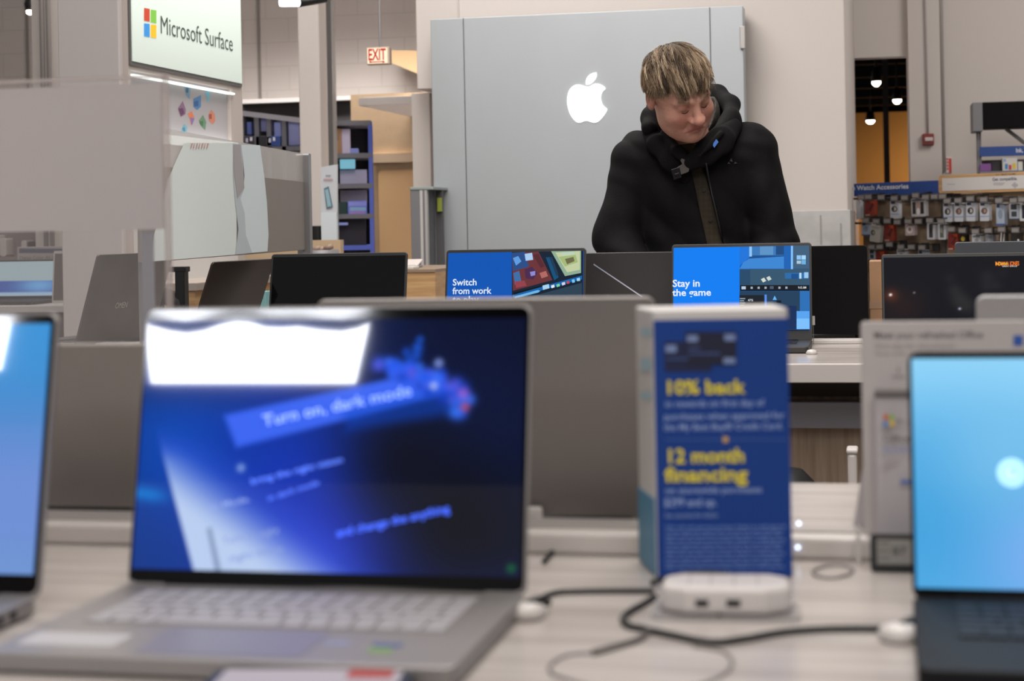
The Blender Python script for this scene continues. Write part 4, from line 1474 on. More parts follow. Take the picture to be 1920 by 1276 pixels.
def scr_main(T, lf, d_):
    u0, v0 = lf.hit(245, 1078); u1, v1 = lf.hit(983, 600)
    MB().slab(lf, d_[0] - 0.002, d_[1] + 0.002, 0.006, d_[3] + 0.004, 0.0008, 0.0010).build('glass', M_BEZEL, T)
    g = colour_grid('display', lf, *d_[:2], d_[2], d_[3], 0.0012, 240, 160, paint_main, SCREEN, T)
    fr = lf
    W = d_[1] - d_[0]; H = d_[3] - d_[2]
    def q(px, py):
        return d_[0] + (px - 245) / 737 * W, d_[2] + (1078 - py) / 478 * H
    def txt(s, p, qq, hpx, col, b=0.0):
        mb = MB()
        a, b_ = q(*p), q(*qq)
        mb.text(fr, s, a[0], a[1], hpx / 478 * H / 0.7, 0.0016, b, width=math.hypot(b_[0] - a[0], b_[1] - a[1]), ang=math.atan2(b_[1] - a[1], b_[0] - a[0]), col=col)
        return mb
    M_INK = attr_mat('screen_inks', 0.2, emit=1.0)
    al = MB()
    for s, p, qq, h_, col in (('Turn on, dark mode', (488, 806), (772, 746), 22, '#6e90ff'), ('bring the right vision', (470, 916), (645, 872), 11, '#3f6cf0'),
                              ('in dark mode', (505, 947), (602, 915), 10, '#3a62e6'), ('and change the anything', (640, 1012), (850, 962), 15, '#3f66ff'),
                              ('Turn on night', (422, 1030), (530, 1006), 13, '#6478ac'), ('or Mode.', (390, 966), (470, 948), 11, '#6b80b8'),
                              ('night mode', (436, 1062), (540, 1040), 13, '#6478ac')):
        m_ = txt(s, p, qq, h_, col, 0.01)
        o = len(al.v); al.v += m_.v; al.f += [tuple(i + o for i in f_) for f_ in m_.f]; al.c += m_.c
    al.build('lettering', M_INK, T)


M_SIL = mat('laptop_silver', '#8d8886', 0.42, 0.35, var=0.02, vscale=5)
tilt = R(12)
p = onZ(612, 1108, TZ + 0.013)
Ym = p.y
(loc, w, L) = fit(243, 984, 573, Ym, tilt)
xa, xb = onY(238, 1095, Ym).x, onY(986, 1100, Ym).x
loc = ((xa + xb) / 2, Ym, TZ)
w = xb - xa
T, lf, dm_, base = laptop('large silver laptop in the centre foreground showing a blue dark-mode picture', loc, 0, w, 0.250, L, tilt, M_SIL, M_KEY,
                          screen=scr_main, bezel=(0.004, 0.005, 0.012, 0.0155), keyobj=True, touch=mat('touchpad_grey', '#7d7980', 0.35))
lfM = lf
mb = MB()
for (u0, u1, v0, v1, c) in ((0.065, 0.085, -0.196, -0.188, '#8088a8'), (0.103, 0.125, -0.197, -0.188, '#3f5486'), (0.104, 0.122, -0.214, -0.204, '#6f9446')):
    mb.slab(base, u0, u1, v0, v1, 0.016, 0.0166, c)
mb.build('badge', PRINT, T)
mb = MB().rslab(base, -w / 2 + 0.012, -w / 2 + 0.09, -0.225, -0.185, 0.016, 0.0165, 0.004, col='#a9a6a8')
mb.build('spec_sticker', PRINT, T)


# ---- left neighbour and right neighbour in the foreground
def paint_left(u, v):
    c = np.zeros((len(u), 3)) + np.array(hexc('#4f86c8'))
    c = mixc(c, sstep(v, 0.35, 1.0), hexc('#3f93d6'))
    c = mixc(c, sstep(1 - v, 0.2, 0.7) * 0.8, hexc('#7590d8'))
    c = mixc(c, sstep(1 - v, 0.75, 1.0) * 0.7, hexc('#6f97d0'))
    return c


def scr_fn(fn, nu=60, nv=40, m=None):
    def s(T, lf, d_):
        colour_grid('display', lf, *d_, 0.0012, nu, nv, fn, m or SCREEN, T)
    return s


pr = onZ(70, 1122, TZ + 0.013)
yl = pr.y
(loc, w, L) = fit(-690, 82, 588, yl, R(11))
loc = (onY(72, 1100, yl).x - 0.178, yl, TZ)
T, lf, d_, base = laptop('silver laptop cut off by the left edge of the picture, plain blue screen', loc, 0, 0.356, 0.24, L, R(11), M_SIL, M_KEY,
                         screen=scr_fn(paint_left), bezel=(0.005, 0.006, 0.010, 0.020))
lfLEFT = lf
mb = MB()
fs = Fr(base.pt(0.178, 0, 0), (0, 1, 0), (0, 0, 1))
for k in range(3):
    mb.slab(fs, -0.05 - k * 0.022, -0.04 - k * 0.022, 0.006, 0.012, -0.002, 0.0008)
mb.build('port', M_BLACK, T)


def paint_right(u, v):
    c = np.zeros((len(u), 3)) + np.array(hexc('#62b4ea'))
    c = mixc(c, sstep(v, 0.5, 1.0) * 0.9, hexc('#97d8fb'))
    c = mixc(c, blob(u * 700, v * 450, 30, 130, 190) * 0.9, hexc('#3fa0dc'))
    c = mixc(c, blob(u * 700, v * 450, 230, 60, 120) * 0.8, hexc('#86aef4'))
    c = mixc(c, blob(u * 700, v * 450, 150, 260, 120) * 0.6, hexc('#84c6ee'))
    return c


def scr_right(T, lf, d_):
    colour_grid('display', lf, *d_, 0.0012, 100, 70, paint_right, SCREEN, T)
    u, v = lf.hit(1897, 886)
    M_INK = attr_mat('screen_inks', 0.2, emit=1.0)
    mb = MB()
    mb.disc(lf, u, v, 0.0115, 0.0016, '#a9dbf7')
    mb.disc(lf, u, v, 0.0085, 0.0020, '#8fc4ea')
    mb.disc(lf, u, v, 0.0055, 0.0024, '#b4def8')
    mb.disc(lf, u + 0.001, v + 0.001, 0.002, 0.0028, '#5f8fc0')
    mb.build('round_mark', M_INK, T)


pr = onZ(1712, 1124, TZ + 0.013)
yr = pr.y
(loc, w, L) = fit(1710, 2440, 657, yr, R(10))
loc = (onY(1711, 1100, yr).x + 0.172, yr, TZ)
M_NAVY = mat('dark_navy_shell', '#0d0d10', 0.6, 0.0, spec=0.2, var=0.08, vscale=30)
laptop('black laptop at the right edge of the foreground with a light blue screen', loc, 0, 0.344, 0.235, L, R(10), M_NAVY, mat('dark_key', '#1c1d22', 0.6, spec=0.25),
       screen=scr_right, bezel=(0.003, 0.004, 0.006, 0.010), keyobj=True)

# ---- backs of the laptops on the other side of the foreground table
M_GLID = mat('warm_grey_lid', '#857f7c', 0.42, 0.3, var=0.04, vscale=4)
M_GLID2 = mat('pale_grey_lid', '#97908c', 0.45, 0.2, var=0.03, vscale=4)
M_SLID = mat('silver_lid', '#aaa8a8', 0.4, 0.3, var=0.02, vscale=4)
yb = onZ(1100, 992, TZ).y
(loc, w, L) = fit(628, 1243, 557, yb, R(14), True)
laptop('grey laptop seen from behind between the centre laptop and the blue leaflet box', loc, math.pi, w, 0.24, L, R(14), M_GLID, M_KEYB, group=None)
(loc, w, L) = fit(-200, 420, 642, yb + 0.02, R(28), True)
laptop('pale grey laptop seen from behind in the gap between the two left foreground laptops', loc, math.pi, w, 0.24, L, R(28), M_GLID2, M_KEYB)
(loc, w, L) = fit(1826, 2440, 549, yb + 0.03, R(12), True)
laptop('silver laptop seen from behind above the white office card at the right edge', loc, math.pi, w, 0.24, L, R(12), M_SLID, M_KEYB)

# ================================================================== FAR TABLE LAPTOPS
YL = 4.50
M_INK = attr_mat('screen_inks', 0.2, emit=1.0)


def scr_px(polys, texts, bg):
    def s(T, lf, d_):
        mb = MB().slab(lf, *d_, 0.0008, 0.0012, bg)
        mb.build('display', SCREEN_MATTE, T)
        e = MB()
        n = 0.0016
        for pts, col in polys:
            q = [lf.hit(*p) for p in pts]
            q = [(min(max(a, d_[0]), d_[1]), min(max(b, d_[2]), d_[3])) for a, b in q]
            e.flat(lf, q[::-1], n, col)
            n += 0.00025
        if e.v:
            e.build('picture', SCREEN_MATTE, T)
        e = MB()
        for (t_, x0, y, x1, h_, col, b_) in texts:
            e.pxtext(lf, t_, x0, y, x1, h_, n + 0.0004, b_, col)
        if e.v:
            e.build('lettering', SCREEN_MATTE, T)
    return s


def rc(x0, y0, x1, y1):
    return [(x0, y0), (x1, y0), (x1, y1), (x0, y1)]


B1 = '#0a55b4'
sw_polys = [(rc(960, 466, 1094, 640), '#152334'),
            ([(960, 474), (1010, 470), (1036, 525), (962, 545)], '#6b3438'),
            ([(960, 474), (985, 472), (992, 500), (962, 508)], '#2a4d86'),
            ([(984, 476), (998, 474), (1000, 487), (986, 489)], '#a9ccf0'),
            ([(962, 484), (972, 480), (978, 490), (968, 498)], '#5f9ce0'),
            ([(984, 505), (998, 500), (1008, 512), (1000, 524), (986, 522)], '#4a2a4e'),
            ([(994, 510), (1004, 508), (1004, 516), (996, 518)], '#8d8ad0'),
            ([(1012, 512), (1024, 508), (1028, 518), (1016, 522)], '#b06a62'),
            ([(963, 512), (974, 508), (978, 528), (966, 534)], '#3d6ea8'),
            ([(966, 528), (984, 526), (988, 536), (968, 540)], '#93414a'),
            ([(1000, 478), (1010, 476), (1022, 500), (1014, 502)], '#552a30'),
            ([(1024, 483), (1034, 482), (1048, 520), (1040, 526)], '#12507a'),
            ([(1030, 482), (1036, 482), (1048, 515), (1044, 518)], '#1d3a52'),
            ([(1034, 471), (1090, 469), (1090, 512), (1060, 518)], '#8fae94'),
            ([(1042, 474), (1088, 471), (1088, 506), (1064, 511)], '#c2cda2'),
            ([(1048, 482), (1080, 478), (1084, 492), (1060, 500)], '#a3b878'),
            ([(1060, 486), (1076, 482), (1078, 490), (1064, 496)], '#6d6a4a'),
            ([(1052, 474), (1076, 472), (1078, 478), (1056, 480)], '#bcd0ba'),
            ([(962, 553), (1092, 517), (1092, 524), (962, 560)], '#1263a8'),
            ([(964, 549), (1030, 532), (1032, 534), (964, 553)], '#0e1218'),
            ([(966, 556), (1010, 544), (1014, 546), (1010, 549), (966, 560)], '#6db4e6'),
            ([(1018, 536), (1030, 533), (1031, 541), (1019, 544)], '#a8d4ee'),
            ([(1034, 536), (1040, 534), (1041, 539), (1035, 541)], '#e8ecf0'),
            ([(1044, 534), (1050, 532), (1051, 537), (1045, 539)], '#7dd0a8'),
            ([(1054, 531), (1060, 529), (1061, 534), (1055, 536)], '#d8d4e8'),
            ([(1063, 528), (1068, 527), (1069, 532), (1064, 533)], '#c04c58'),
            ([(1073, 525), (1078, 524), (1079, 530), (1074, 531)], '#78c4f0'),
            ([(1082, 523), (1088, 521), (1089, 527), (1083, 528)], '#9fd8f0'),
            ([(962, 566), (1092, 531), (1092, 640), (962, 640)], '#2c4152')]
sw_text = [('Switch', 850, 536, 895, 12, '#dbe6f4', 0.02), ('from work', 850, 552, 923, 12, '#dbe6f4', 0.02), ('to play', 850, 568, 899, 12, '#dbe6f4', 0.02)]
(loc, w, L) = fit(829, 1094, 466, YL, R(12))
laptop('laptop on the far table whose blue screen reads Switch from work to play', loc, 0, w, 0.235, L, R(12), M_DARKLID, M_KEYB,
       screen=scr_px(sw_polys, sw_text, B1), rim=M_BLACK, bezel=(0.006, 0.006, 0.009, 0.016), group=None)

st_polys = [(rc(1387, 458, 1518, 640), '#1c4f8c'),
            (rc(1387, 458, 1405, 505), '#0f60c0'),
            ([(1387, 458), (1406, 458), (1406, 482), (1387, 498)], '#1e74d8'),
            (rc(1405, 458, 1410, 481), '#8fc4f4'),
            (rc(1410, 458, 1470, 479), '#3a78b8'),
            (rc(1425, 458, 1450, 478), '#5d93c6'),
            (rc(1455, 458, 1470, 478), '#1c4a80'),
            ([(1387, 504), (1394, 492), (1405, 485), (1470, 481), (1474, 504)], '#3c86d4'),
            (rc(1470, 458, 1482, 506), '#1b63b4'),
            (rc(1483, 458, 1487, 505), '#7fc0ff'),
            (rc(1487, 458, 1518, 504), '#40607c'),
            (rc(1494, 479, 1502, 487), '#8ec6f4'), (rc(1503, 479, 1511, 487), '#a6d6fa'), (rc(1494, 489, 1502, 495), '#a9c8dc'), (rc(1503, 488, 1511, 496), '#6fb2e6'),
            (rc(1387, 505, 1518, 536), '#35566f'),
            (rc(1387, 506, 1407, 534), '#27496a'),
            ([(1427, 524), (1433, 521), (1437, 527), (1431, 530)], '#d6dccb'), ([(1437, 521), (1443, 518), (1447, 524), (1441, 527)], '#cfd7d2'),
            (rc(1472, 512, 1516, 523), '#2b6ca8'), (rc(1499, 512, 1503, 523), '#bfe0f8'), (rc(1508, 511, 1516, 522), '#9cc8ec'), (rc(1484, 514, 1497, 523), '#164f90'),
            (rc(1388, 535, 1518, 546), '#14191f'),
            (rc(1387, 547, 1500, 585), '#22405c'),
            (rc(1500, 546, 1518, 600), '#2a6fb6'),
            (rc(1387, 554, 1433, 590), '#1a2028'), (rc(1434, 553, 1438, 590), '#5b8ee8'),
            ([(1449, 563), (1453, 555), (1457, 563)], '#69b4f4'), (rc(1456, 564, 1465, 568), '#0e131a'),
            (rc(1444, 574, 1494, 640), '#16305a'), (rc(1494, 584, 1518, 621), '#58a4f0'), (rc(1494, 598, 1518, 621), '#7cc0fb')]
for k in range(6):
    st_polys.append((rc(1408 + k * 13, 538.5, 1412 + k * 13, 542.5), '#a4b6c8'))
st_polys.append((rc(1391, 538, 1399, 543.5), '#b6cbe6'))
st_polys.append((rc(1444, 537.5, 1451, 543), '#4a5b70'))
for k in range(4):
    st_polys.append((rc(1388, 560 + k * 4, 1398 - k % 2 * 2, 562 + k * 4), '#98a4b0'))
st_text = [('Stay in', 1262, 539, 1313, 13, '#e8f0fa', 0.02), ('the game', 1262, 556, 1334, 12.5, '#e8f0fa', 0.02), ('47%', 1403, 566, 1413, 4, '#c8d2dc', 0.02),
           ('9:15 AM', 1497, 542.5, 1512, 4, '#dfe6ec', 0.02)]
(loc, w, L) = fit(1256, 1521, 456, YL, R(12))
laptop('laptop on the far table whose blue screen reads Stay in the game', loc, 0, w, 0.235, L, R(12), M_DARKLID, M_KEYB,
       screen=scr_px(st_polys, st_text, '#0a7ef2'), rim=M_BLACK, bezel=(0.005, 0.006, 0.009, 0.030), group=None)

(loc, w, L) = fit(498, 756, 474, YL, R(12))
laptop('dark laptop with a blank black screen on the far table, left of the others', loc, 0, w, 0.235, L, R(12), M_DARKLID, M_KEYB,
       screen=None, rim=M_BLACK, bezel=(0.006, 0.006, 0.009, 0.016))


def paint_game(u, v):
    px = 1655 + u * 320
    py = 640 - v * 165
    c = np.zeros((len(u), 3)) + np.array(hexc('#0b0d14'))
    c = mixc(c, blob(px, py, 1690, 580, 45) * 0.35, hexc('#4a2419'))
    c = mixc(c, blob(px, py, 1668, 556, 14) * 0.5, hexc('#8a4226'))
    c = mixc(c, blob(px, py, 1667, 555, 3), hexc('#ffffff'))
    c = mixc(c, blob(px, py, 1712, 551, 2.5) * 0.7, hexc('#9a9a9a'))
    c = mixc(c, blob(px, py, 1797, 586, 3), hexc('#dfe6ff'))
    for (x, y, r_, k) in ((1788, 545, 14, .4), (1796, 565, 18, .5), (1810, 580, 18, .5), (1780, 520, 12, .25), (1850, 518, 16, .35), (1868, 538, 12, .3), (1848, 540, 14, .3), (1880, 512, 12, .2)):
        c = mixc(c, blob(px, py, x, y, r_) * k, hexc('#3a3634'))
    return c


def scr_game(T, lf, d_):
    colour_grid('display', lf, *d_, 0.0012, 200, 110, paint_game, SCREEN_MATTE, T)
    e = MB()
    e.pxtext(lf, 'INDIANA JONES', 1866, 498, 1911, 7.5, 0.0018, 0.03, '#e8742a')
    e.pxtext(lf, 'GREAT CIRCLE', 1879, 500.5, 1907, 3, 0.0018, 0.01, '#dcd8d0')
    e.pxtext(lf, 'INDIANA', 1867, 497, 1889, 5, 0.0022, 0.0, '#ffd24a')
    e.build('lettering', SCREEN_MATTE, T)


(loc, w, L) = fit(1653, 1985, 474, YL, R(12))
laptop('wide black gaming laptop on the far table showing a dark film title', loc, 0, w, 0.27, L, R(12), M_BLACK, M_KEYB,
       screen=scr_game, rim=M_BLACK, bezel=(0.006, 0.006, 0.009, 0.016))

# away-facing lids
YO = 4.735


def back_line(T, bf, w, L):
    mb = MB()
    p, q = bf_hit(bf, 1113, 495), bf_hit(bf, 1204, 556)
    n = 0.0068
    d_ = Vector((q[0] - p[0], q[1] - p[1])).normalized()
    e = Vector((-d_.y, d_.x)) * 0.0017
    mb.flat(bf, [(p[0] - e.x, p[1] - e.y), (q[0] - e.x, q[1] - e.y), (q[0] + e.x, q[1] + e.y), (p[0] + e.x, p[1] + e.y)], n)
    mb.build('logo_stroke', mat('chrome_stroke', '#c9cde0', 0.25, 0.6, emit='#9fa6c0', estr=0.15), T)  # faint glow added to the stroke for its sheen


def bf_hit(bf, px, py):
    return bf.hit(px, py, 0.0065)


(loc, w, L) = fit(1075, 1335, 472, YO, R(12), True)
laptop('dark grey laptop lid with a slanted chrome stroke, in front of the man', loc, math.pi, w, 0.235, L, R(12),
       mat('graphite_lid', '#3c3b3c', 0.45, 0.2, var=0.1, vscale=5), M_KEYB, back=back_line)
(loc, w, L) = fit(1375, 1627, 461, YO, R(8), True)
laptop('matte black laptop seen from behind, to the right of the Stay in the game screen', loc, math.pi, w, 0.235, L, R(8), M_BLACKM, M_KEYB)
(loc, w, L) = fit(1790, 2060, 451, YO, R(10), True)
laptop('grey laptop lid showing above the film title laptop at the right', loc, math.pi, w, 0.235, L, R(10), mat('bluegrey_lid', '#5d6065', 0.45, 0.2), M_KEYB)
# white ticket on the right edge of the stay laptop
c = onY(1524, 600, YL + 0.06)
f = yf(YL + 0.08)
b = f.rect(1521.5, 592, 1528, 609)
T = thing('price_ticket', 'tiny white upright ticket beside the Stay in the game laptop', 'ticket', (f.pt((b[0] + b[1]) / 2, 0).x, YL + 0.08, TZ))
MB().slab(f, *b, 0, 0.002).build('card', M_WHITE, T)
MB().slab(f, (b[0] + b[1]) / 2 - 0.001, (b[0] + b[1]) / 2 + 0.001, TZ, b[2], 0, 0.002).build('stem', mat('clear_stem', '#8c8c8c', 0.2, alpha=0.4), T)
c = onZ(1522, 664, TZ)
tag(MB(Matrix.Translation((c.x, c.y, TZ))).lathe((0, 0, 0), [(0.012, 0), (0.014, 0.004), (0.010, 0.010), (0.003, 0.012)], 16).build('security_puck', M_WHITE, smooth=True),
    'small white security puck at the right corner of the Stay in the game laptop', 'security tag')

# turned laptops at the left end of the far table


def turned(label, bx, by, d0, w, tiltd, yawc, L, m, back=None):
    """lid outer face towards us; left hinge end at pixel (bx,by), camera depth d0"""
    yaw = R(yawc) + YAW
    P0 = D(bx, by, d0)
    P0.z = TZ
    # hinge runs left end (image) -> right end
    hx = Vector((math.cos(yaw), math.sin(yaw), 0))
    # user side is local -y ; pick the hinge end that is leftmost in the image
    c = P0 + (-hx) * (w / 2)
    if proj(c)[0] < proj(P0)[0]:
        c = P0 + hx * (w / 2)
    return laptop(label, tuple(c), yaw, w, 0.235, L, R(tiltd), m, M_KEYB, back=back)


def back_omen(T, bf, w, L):
    u0, v0 = bf.hit(215, 578, 0.0065); u1, v1 = bf.hit(240, 567, 0.0065)
    MB().text(bf, 'OMEN', u0, v0, abs(v1 - v0) * 1.7, 0.0066, 0.0, width=u1 - u0).build('lettering', mat('dull_chrome_letters', '#a8a19d', 0.3, 0.2), T)


turned('tall dark grey laptop seen from behind at the far left beside the pillar', 139, 657, 4.86, 0.365, 18, -113, 0.262,
       mat('smudged_graphite', '#4d4847', 0.5, 0.15, var=0.2, vscale=9), back_omen)
turned('leaning brown-black laptop seen from behind, left of the blank laptop', 347, 662, 4.58, 0.34, 20, -110, 0.243,
       mat('brown_black_lid', '#261a15', 0.5, 0.1))

# teal box with a round logo
f = yf(4.86)
b = f.rect(465, 546, 499, 640)
T = thing('teal_box', 'small teal carton with a dark round logo, left of the blank laptop', 'box', (f.pt((b[0] + b[1]) / 2, 0).x, 4.89, TZ))
MB().slab(f, b[0], b[1], TZ, b[3], -0.05, 0).build('carton', mat('teal_carton', '#6f9ea0', 0.5), T, bevel=0.002)
mb = MB()
u, v = f.hit(473, 562)
mb.disc(f, u, v, 0.010, 0.001, '#2b4f55')
mb.disc(f, u, v, 0.006, 0.002, '#6f9ea0')
mb.pxrect(f, 481, 557, 494, 560, 0.001, '#4f7d82'); mb.pxrect(f, 481, 563, 491, 565, 0.001, '#4f7d82')
mb.build('printing', PRINT, T)

# black stand between the pillar and the counter
ys = 5.6
f = yf(ys)
T = thing('black_stand', 'black steel display stand behind the acrylic sheet, left of the brown laptop', 'stand', (f.hit(318, 520)[0], ys, 0))
b = f.rect(328, 503, 346, 600)
MB().slab(f, b[0], b[1], 0, b[3], -0.04, 0).build('post', M_BLACK, T, bevel=0.003)
b = f.rect(286, 503, 300, 600)
MB().slab(f, b[0], b[1], 0, b[3], -0.04, 0).build('post', M_BLACK, T, bevel=0.003)
b = f.rect(286, 500, 348, 510)
MB().slab(f, *b, -0.042, 0.002).build('top_bar', M_BLACK, T, bevel=0.003)
p_, q_, r2 = f.hit(292, 552), f.hit(298, 521), f.hit(308, 548)
MB().tube([f.pt(*p_, -0.02), f.pt(*q_, -0.02), f.pt(*r2, -0.02)], 0.007).build('hook_bracket', M_STEEL, T)
p_ = f.hit(300, 552)
MB().tube([f.pt(p_[0], p_[1], -0.02), f.pt(p_[0] + 0.05, p_[1] - 0.03, -0.02), f.pt(p_[0] + 0.07, p_[1] - 0.12, -0.02), f.pt(p_[0] + 0.06, p_[1] - 0.25, -0.02)], 0.03).build('cable_loom', mat('dark_loom', '#2d2426', 0.6), T, smooth=True)

# outlet strip on the counter
f = yf(YCN)
b = f.rect(456, 486, 503, 501)
T = thing('power_outlet_box', 'grey outlet box with dark sockets under the poster edge', 'socket', (f.pt((b[0] + b[1]) / 2, 0).x, YCN + 0.05, zt))
MB().slab(f, b[0], b[1], zt, max(b[3], zt + 0.03), -0.06, 0).build('housing', M_GREY, T, bevel=0.003)
mb = MB()
for x in (459, 466, 471):
    mb.slab(f, f.hit(x, 490)[0], f.hit(x + 4, 490)[0], zt + 0.006, zt + 0.024, 0, 0.002)
mb.build('socket', M_BLACK, T)
struct(MB().box(f.hit(262, 500)[0], f.hit(520, 500)[0], YCN + 0.9, YCN + 0.95, 0, f.hit(400, 478)[1] + 0.05).build('wall_counter', mat('cream_partition', '#b9a083', 0.7)))

# ---- table, laptop, tablet and sign seen at the far left edge
YT = 7.0
zz = TZ
T = thing('side_table', 'white-edged demo table at the far left behind the acrylic holder', 'table', (onY(60, 580, YT).x, YT + 0.3, 0))
xa = onY(-160, 580, YT).x
xb = onY(112, 580, YT).x
zT = onY(60, 573, YT).z
MB().box(xa, xb + 0.3, YT, YT + 0.75, zT - 0.03, zT).build('tabletop', M_EDGE, T, bevel=0.003)
MB().box(xa, xb + 0.3, YT + 0.05, YT + 0.7, 0, zT - 0.03).build('cabinet_body', mat('taupe_cabinet', '#7d736e', 0.6), T)


def paint_aio(u, v):
    c = np.zeros((len(u), 3)) + np.array(hexc('#8fa0a6'))
    c = mixc(c, sstep(0.45 - v, 0, 0.03), hexc('#27468c'))
    c = mixc(c, sstep(0.45 - v, 0.0, 0.03) * blob(u, v, 0.8, 0.3, 0.25), hexc('#5f97c8'))
    c = mixc(c, sstep(0.12 - v, 0, 0.03), hexc('#8ea6ba'))
    return c


(loc, w, L) = fit(-70, 108, 487, YT + 0.33, R(14), False, zT)
laptop('laptop with a pale and blue desktop on the far left demo table', loc, 0, w, 0.235, L, R(14), M_DARKLID, M_KEYB,
       screen=scr_fn(paint_aio, m=SCREEN_MATTE), rim=M_BLACK)
f = Fr((onY(97, 560, YT + 0.25).x, YT + 0.25, zT), (math.cos(-0.2), math.sin(-0.2), 0), (0, math.sin(0.12), math.cos(0.12)))
v_t = f.hit(108, 470)[1]
T = thing('tablet', 'white-framed tablet leaning beside the laptop on the far left demo table', 'tablet', f.O)
MB().rslab(f, 0, 0.09, 0, v_t, -0.008, 0, 0.008).build('body', M_WHITE, T)
MB().slab(f, 0.008, 0.082, 0.012, v_t - 0.012, 0, 0.001).build('display', mat('tablet_display', '#6b625f', 0.2), T)
f = yf(YT + 0.68)
b = f.rect(32, 462, 118, 488)
T = thing('printer_sign', 'framed sign reading Digital Color All-in-One behind the far left laptop', 'sign', (f.pt((b[0] + b[1]) / 2, 0).x, YT + 0.68, zT))
MB().slab(f, b[0], b[1], zT, b[3], -0.02, 0).build('board', mat('sign_pale', '#a39b9a', 0.5), T, bevel=0.002)
mb = MB()
mb.pxrect(f, 36, 466, 117, 474, 0.001, '#475066')
mb.pxtext(f, 'Digital Color All-in-One', 37, 486, 122, 6, 0.002, 0.015, '#77706f')
mb.build('printing', PRINT, T)
# printers / hanging goods row above it
f = yf(YT + 1.3)
b = f.rect(-40, 436, 116, 470)
T = thing('printer_shelf', 'dim shelf with pinkish goods behind the far left sign', 'shelf', (f.pt(b[0], 0).x, YT + 1.3, 0))
MB().slab(f, b[0], b[1], 0, f.hit(40, 425)[1], -0.3, -0.02).build('back', mat('mauve_shelf', '#7d7272', 0.7), T)
M_LT = mat('shelf_goods_light', '#b5aca9', 0.5)
for k, (x0, x1, y0, y1, lab) in enumerate(((10, 22, 446, 480, 'tall pale gadget on the far left shelf'), (-8, 7, 440, 475, 'pinkish gadget cut by the left edge of the picture'),
                                           (50, 60, 450, 463, 'small pale box on the far left shelf'), (62, 74, 452, 463, 'small dark box on the far left shelf'))):
    b = f.rect(x0, y0, x1, y1)
    o = MB().rslab(f, b[0], b[1], f.hit(40, 480)[1], b[3], -0.02, 0.06, 0.012).build('shelf_gadget', M_LT if k != 3 else M_BLACK, bevel=0.003)
    tag(o, lab, 'gadget', 'gadgets on the far left shelf')
MB().slab(f, f.rect(-40, 436, 116, 470)[0], f.hit(116, 450)[0], 0, f.hit(40, 480)[1], -0.02, 0.08).build('ledge', mat('mauve_shelf', '#7d7272'), T)
# cardboard box on the far table's back edge
f = yf(4.80)
b = f.rect(1631, 489, 1700, 640)
T = thing('cardboard_box', 'brown carton with clear tape between the black lid and the film title laptop', 'box', (f.pt((b[0] + b[1]) / 2, 0).x, 4.86, TZ))
MB().slab(f, b[0], b[1], TZ, b[3], -0.16, 0).build('carton', M_CARD, T, bevel=0.002)
v = f.hit(1640, 574)[1]
MB().slab(f, b[0] - 0.001, b[1] + 0.001, v - 0.006, v + 0.012, -0.161, 0.001).build('tape', mat('clear_tape', '#b0927a', 0.1, alpha=0.7), T)

# ================================================================== FOREGROUND PROPS
# acrylic holder with a white card, left
YH = 2.13
f = yf(YH)
T = thing('acrylic_sign_holder', 'tall clear acrylic holder with a blank white card at the left', 'sign holder', (f.hit(150, 400)[0], YH, TZ))
b = f.rect(-200, 150, 318, 640)
c = f.rect(-200, 165, 304, 434)
MB().slab(f, b[0], b[1], TZ, b[3], 0.001, 0.003).build('clear_sheet', mat('clear_acrylic', '#d5cdcb', 0.08, alpha=0.10), T)
MB().slab(f, c[0], c[1], c[2], c[3], -0.004, 0.0).build('white_card', mat('card_back', '#c6bebd', 0.6), T)
MB().slab(f, b[1] - 0.006, b[1] + 0.001, TZ, b[3], -0.005, 0.004).build('clear_edge', mat('acrylic_edge', '#c9bdb9', 0.15, alpha=0.45), T)
MB().slab(f, b[0], b[1], b[3] - 0.004, b[3] + 0.001, -0.005, 0.004).build('clear_edge', mat('acrylic_edge', '#c9bdb9'), T)
d_ = f.rect(264, 434, 286, 640)
MB().slab(f, d_[0], d_[1], TZ, d_[3], -0.007, -0.004).build('support_strip', mat('grey_acrylic_strip', '#8f8f97', 0.3), T)
MB().slab(f, b[0], b[1], TZ, TZ + 0.006, -0.03, 0.03).build('foot', mat('acrylic_edge', '#c9bdb9'), T)

# blue leaflet box
FLp, FRp = D(1232, 1081, 1.592), D(1488, 1084, 1.586)
BL = D(1199, 1060, 1.675)
U = Vector((FRp.x - FLp.x, FRp.y - FLp.y, 0)).normalized()
fc = Fr((FLp.x, FLp.y, 0), U, (0, 0, 1))
T = thing('leaflet_box', 'upright blue and white credit card leaflet box offering 10% back', 'leaflet box', fc.pt(0.06, TZ, -0.04))
wf = (Vector((FRp.x, FRp.y)) - Vector((FLp.x, FLp.y))).length
top = fc.hit(1360, 598)[1]
BLv = Vector((BL.x, BL.y, 0))
A_ = fc.pt(0, 0); B_ = fc.pt(wf, 0); C_ = fc.pt(wf - 0.004, 0, -0.085)
def foot(pts, r_=0.006):
    out = []
    n = len(pts)
    for i in range(n):
        p0, p1, p2 = pts[i - 1], pts[i], pts[(i + 1) % n]
        a = p1 + (p0 - p1).normalized() * r_
        c_ = p1 + (p2 - p1).normalized() * r_
        for s in (0, .33, .67, 1):
            out.append(a * (1 - s) ** 2 + p1 * 2 * s * (1 - s) + c_ * s * s)
    return out
fp = foot([A_, B_, C_, BLv])
fh = Fr((0, 0, 0), (1, 0, 0), (0, 1, 0))
MB().prism(fh, [(p.x, p.y) for p in fp], TZ, top + 0.009).build('carton', mat('leaflet_white', '#c6c2bf', 0.5), T, bevel=0.002)
M_BBLUE = mat('leaflet_blue', '#0d3a86', 0.6, spec=0.3)
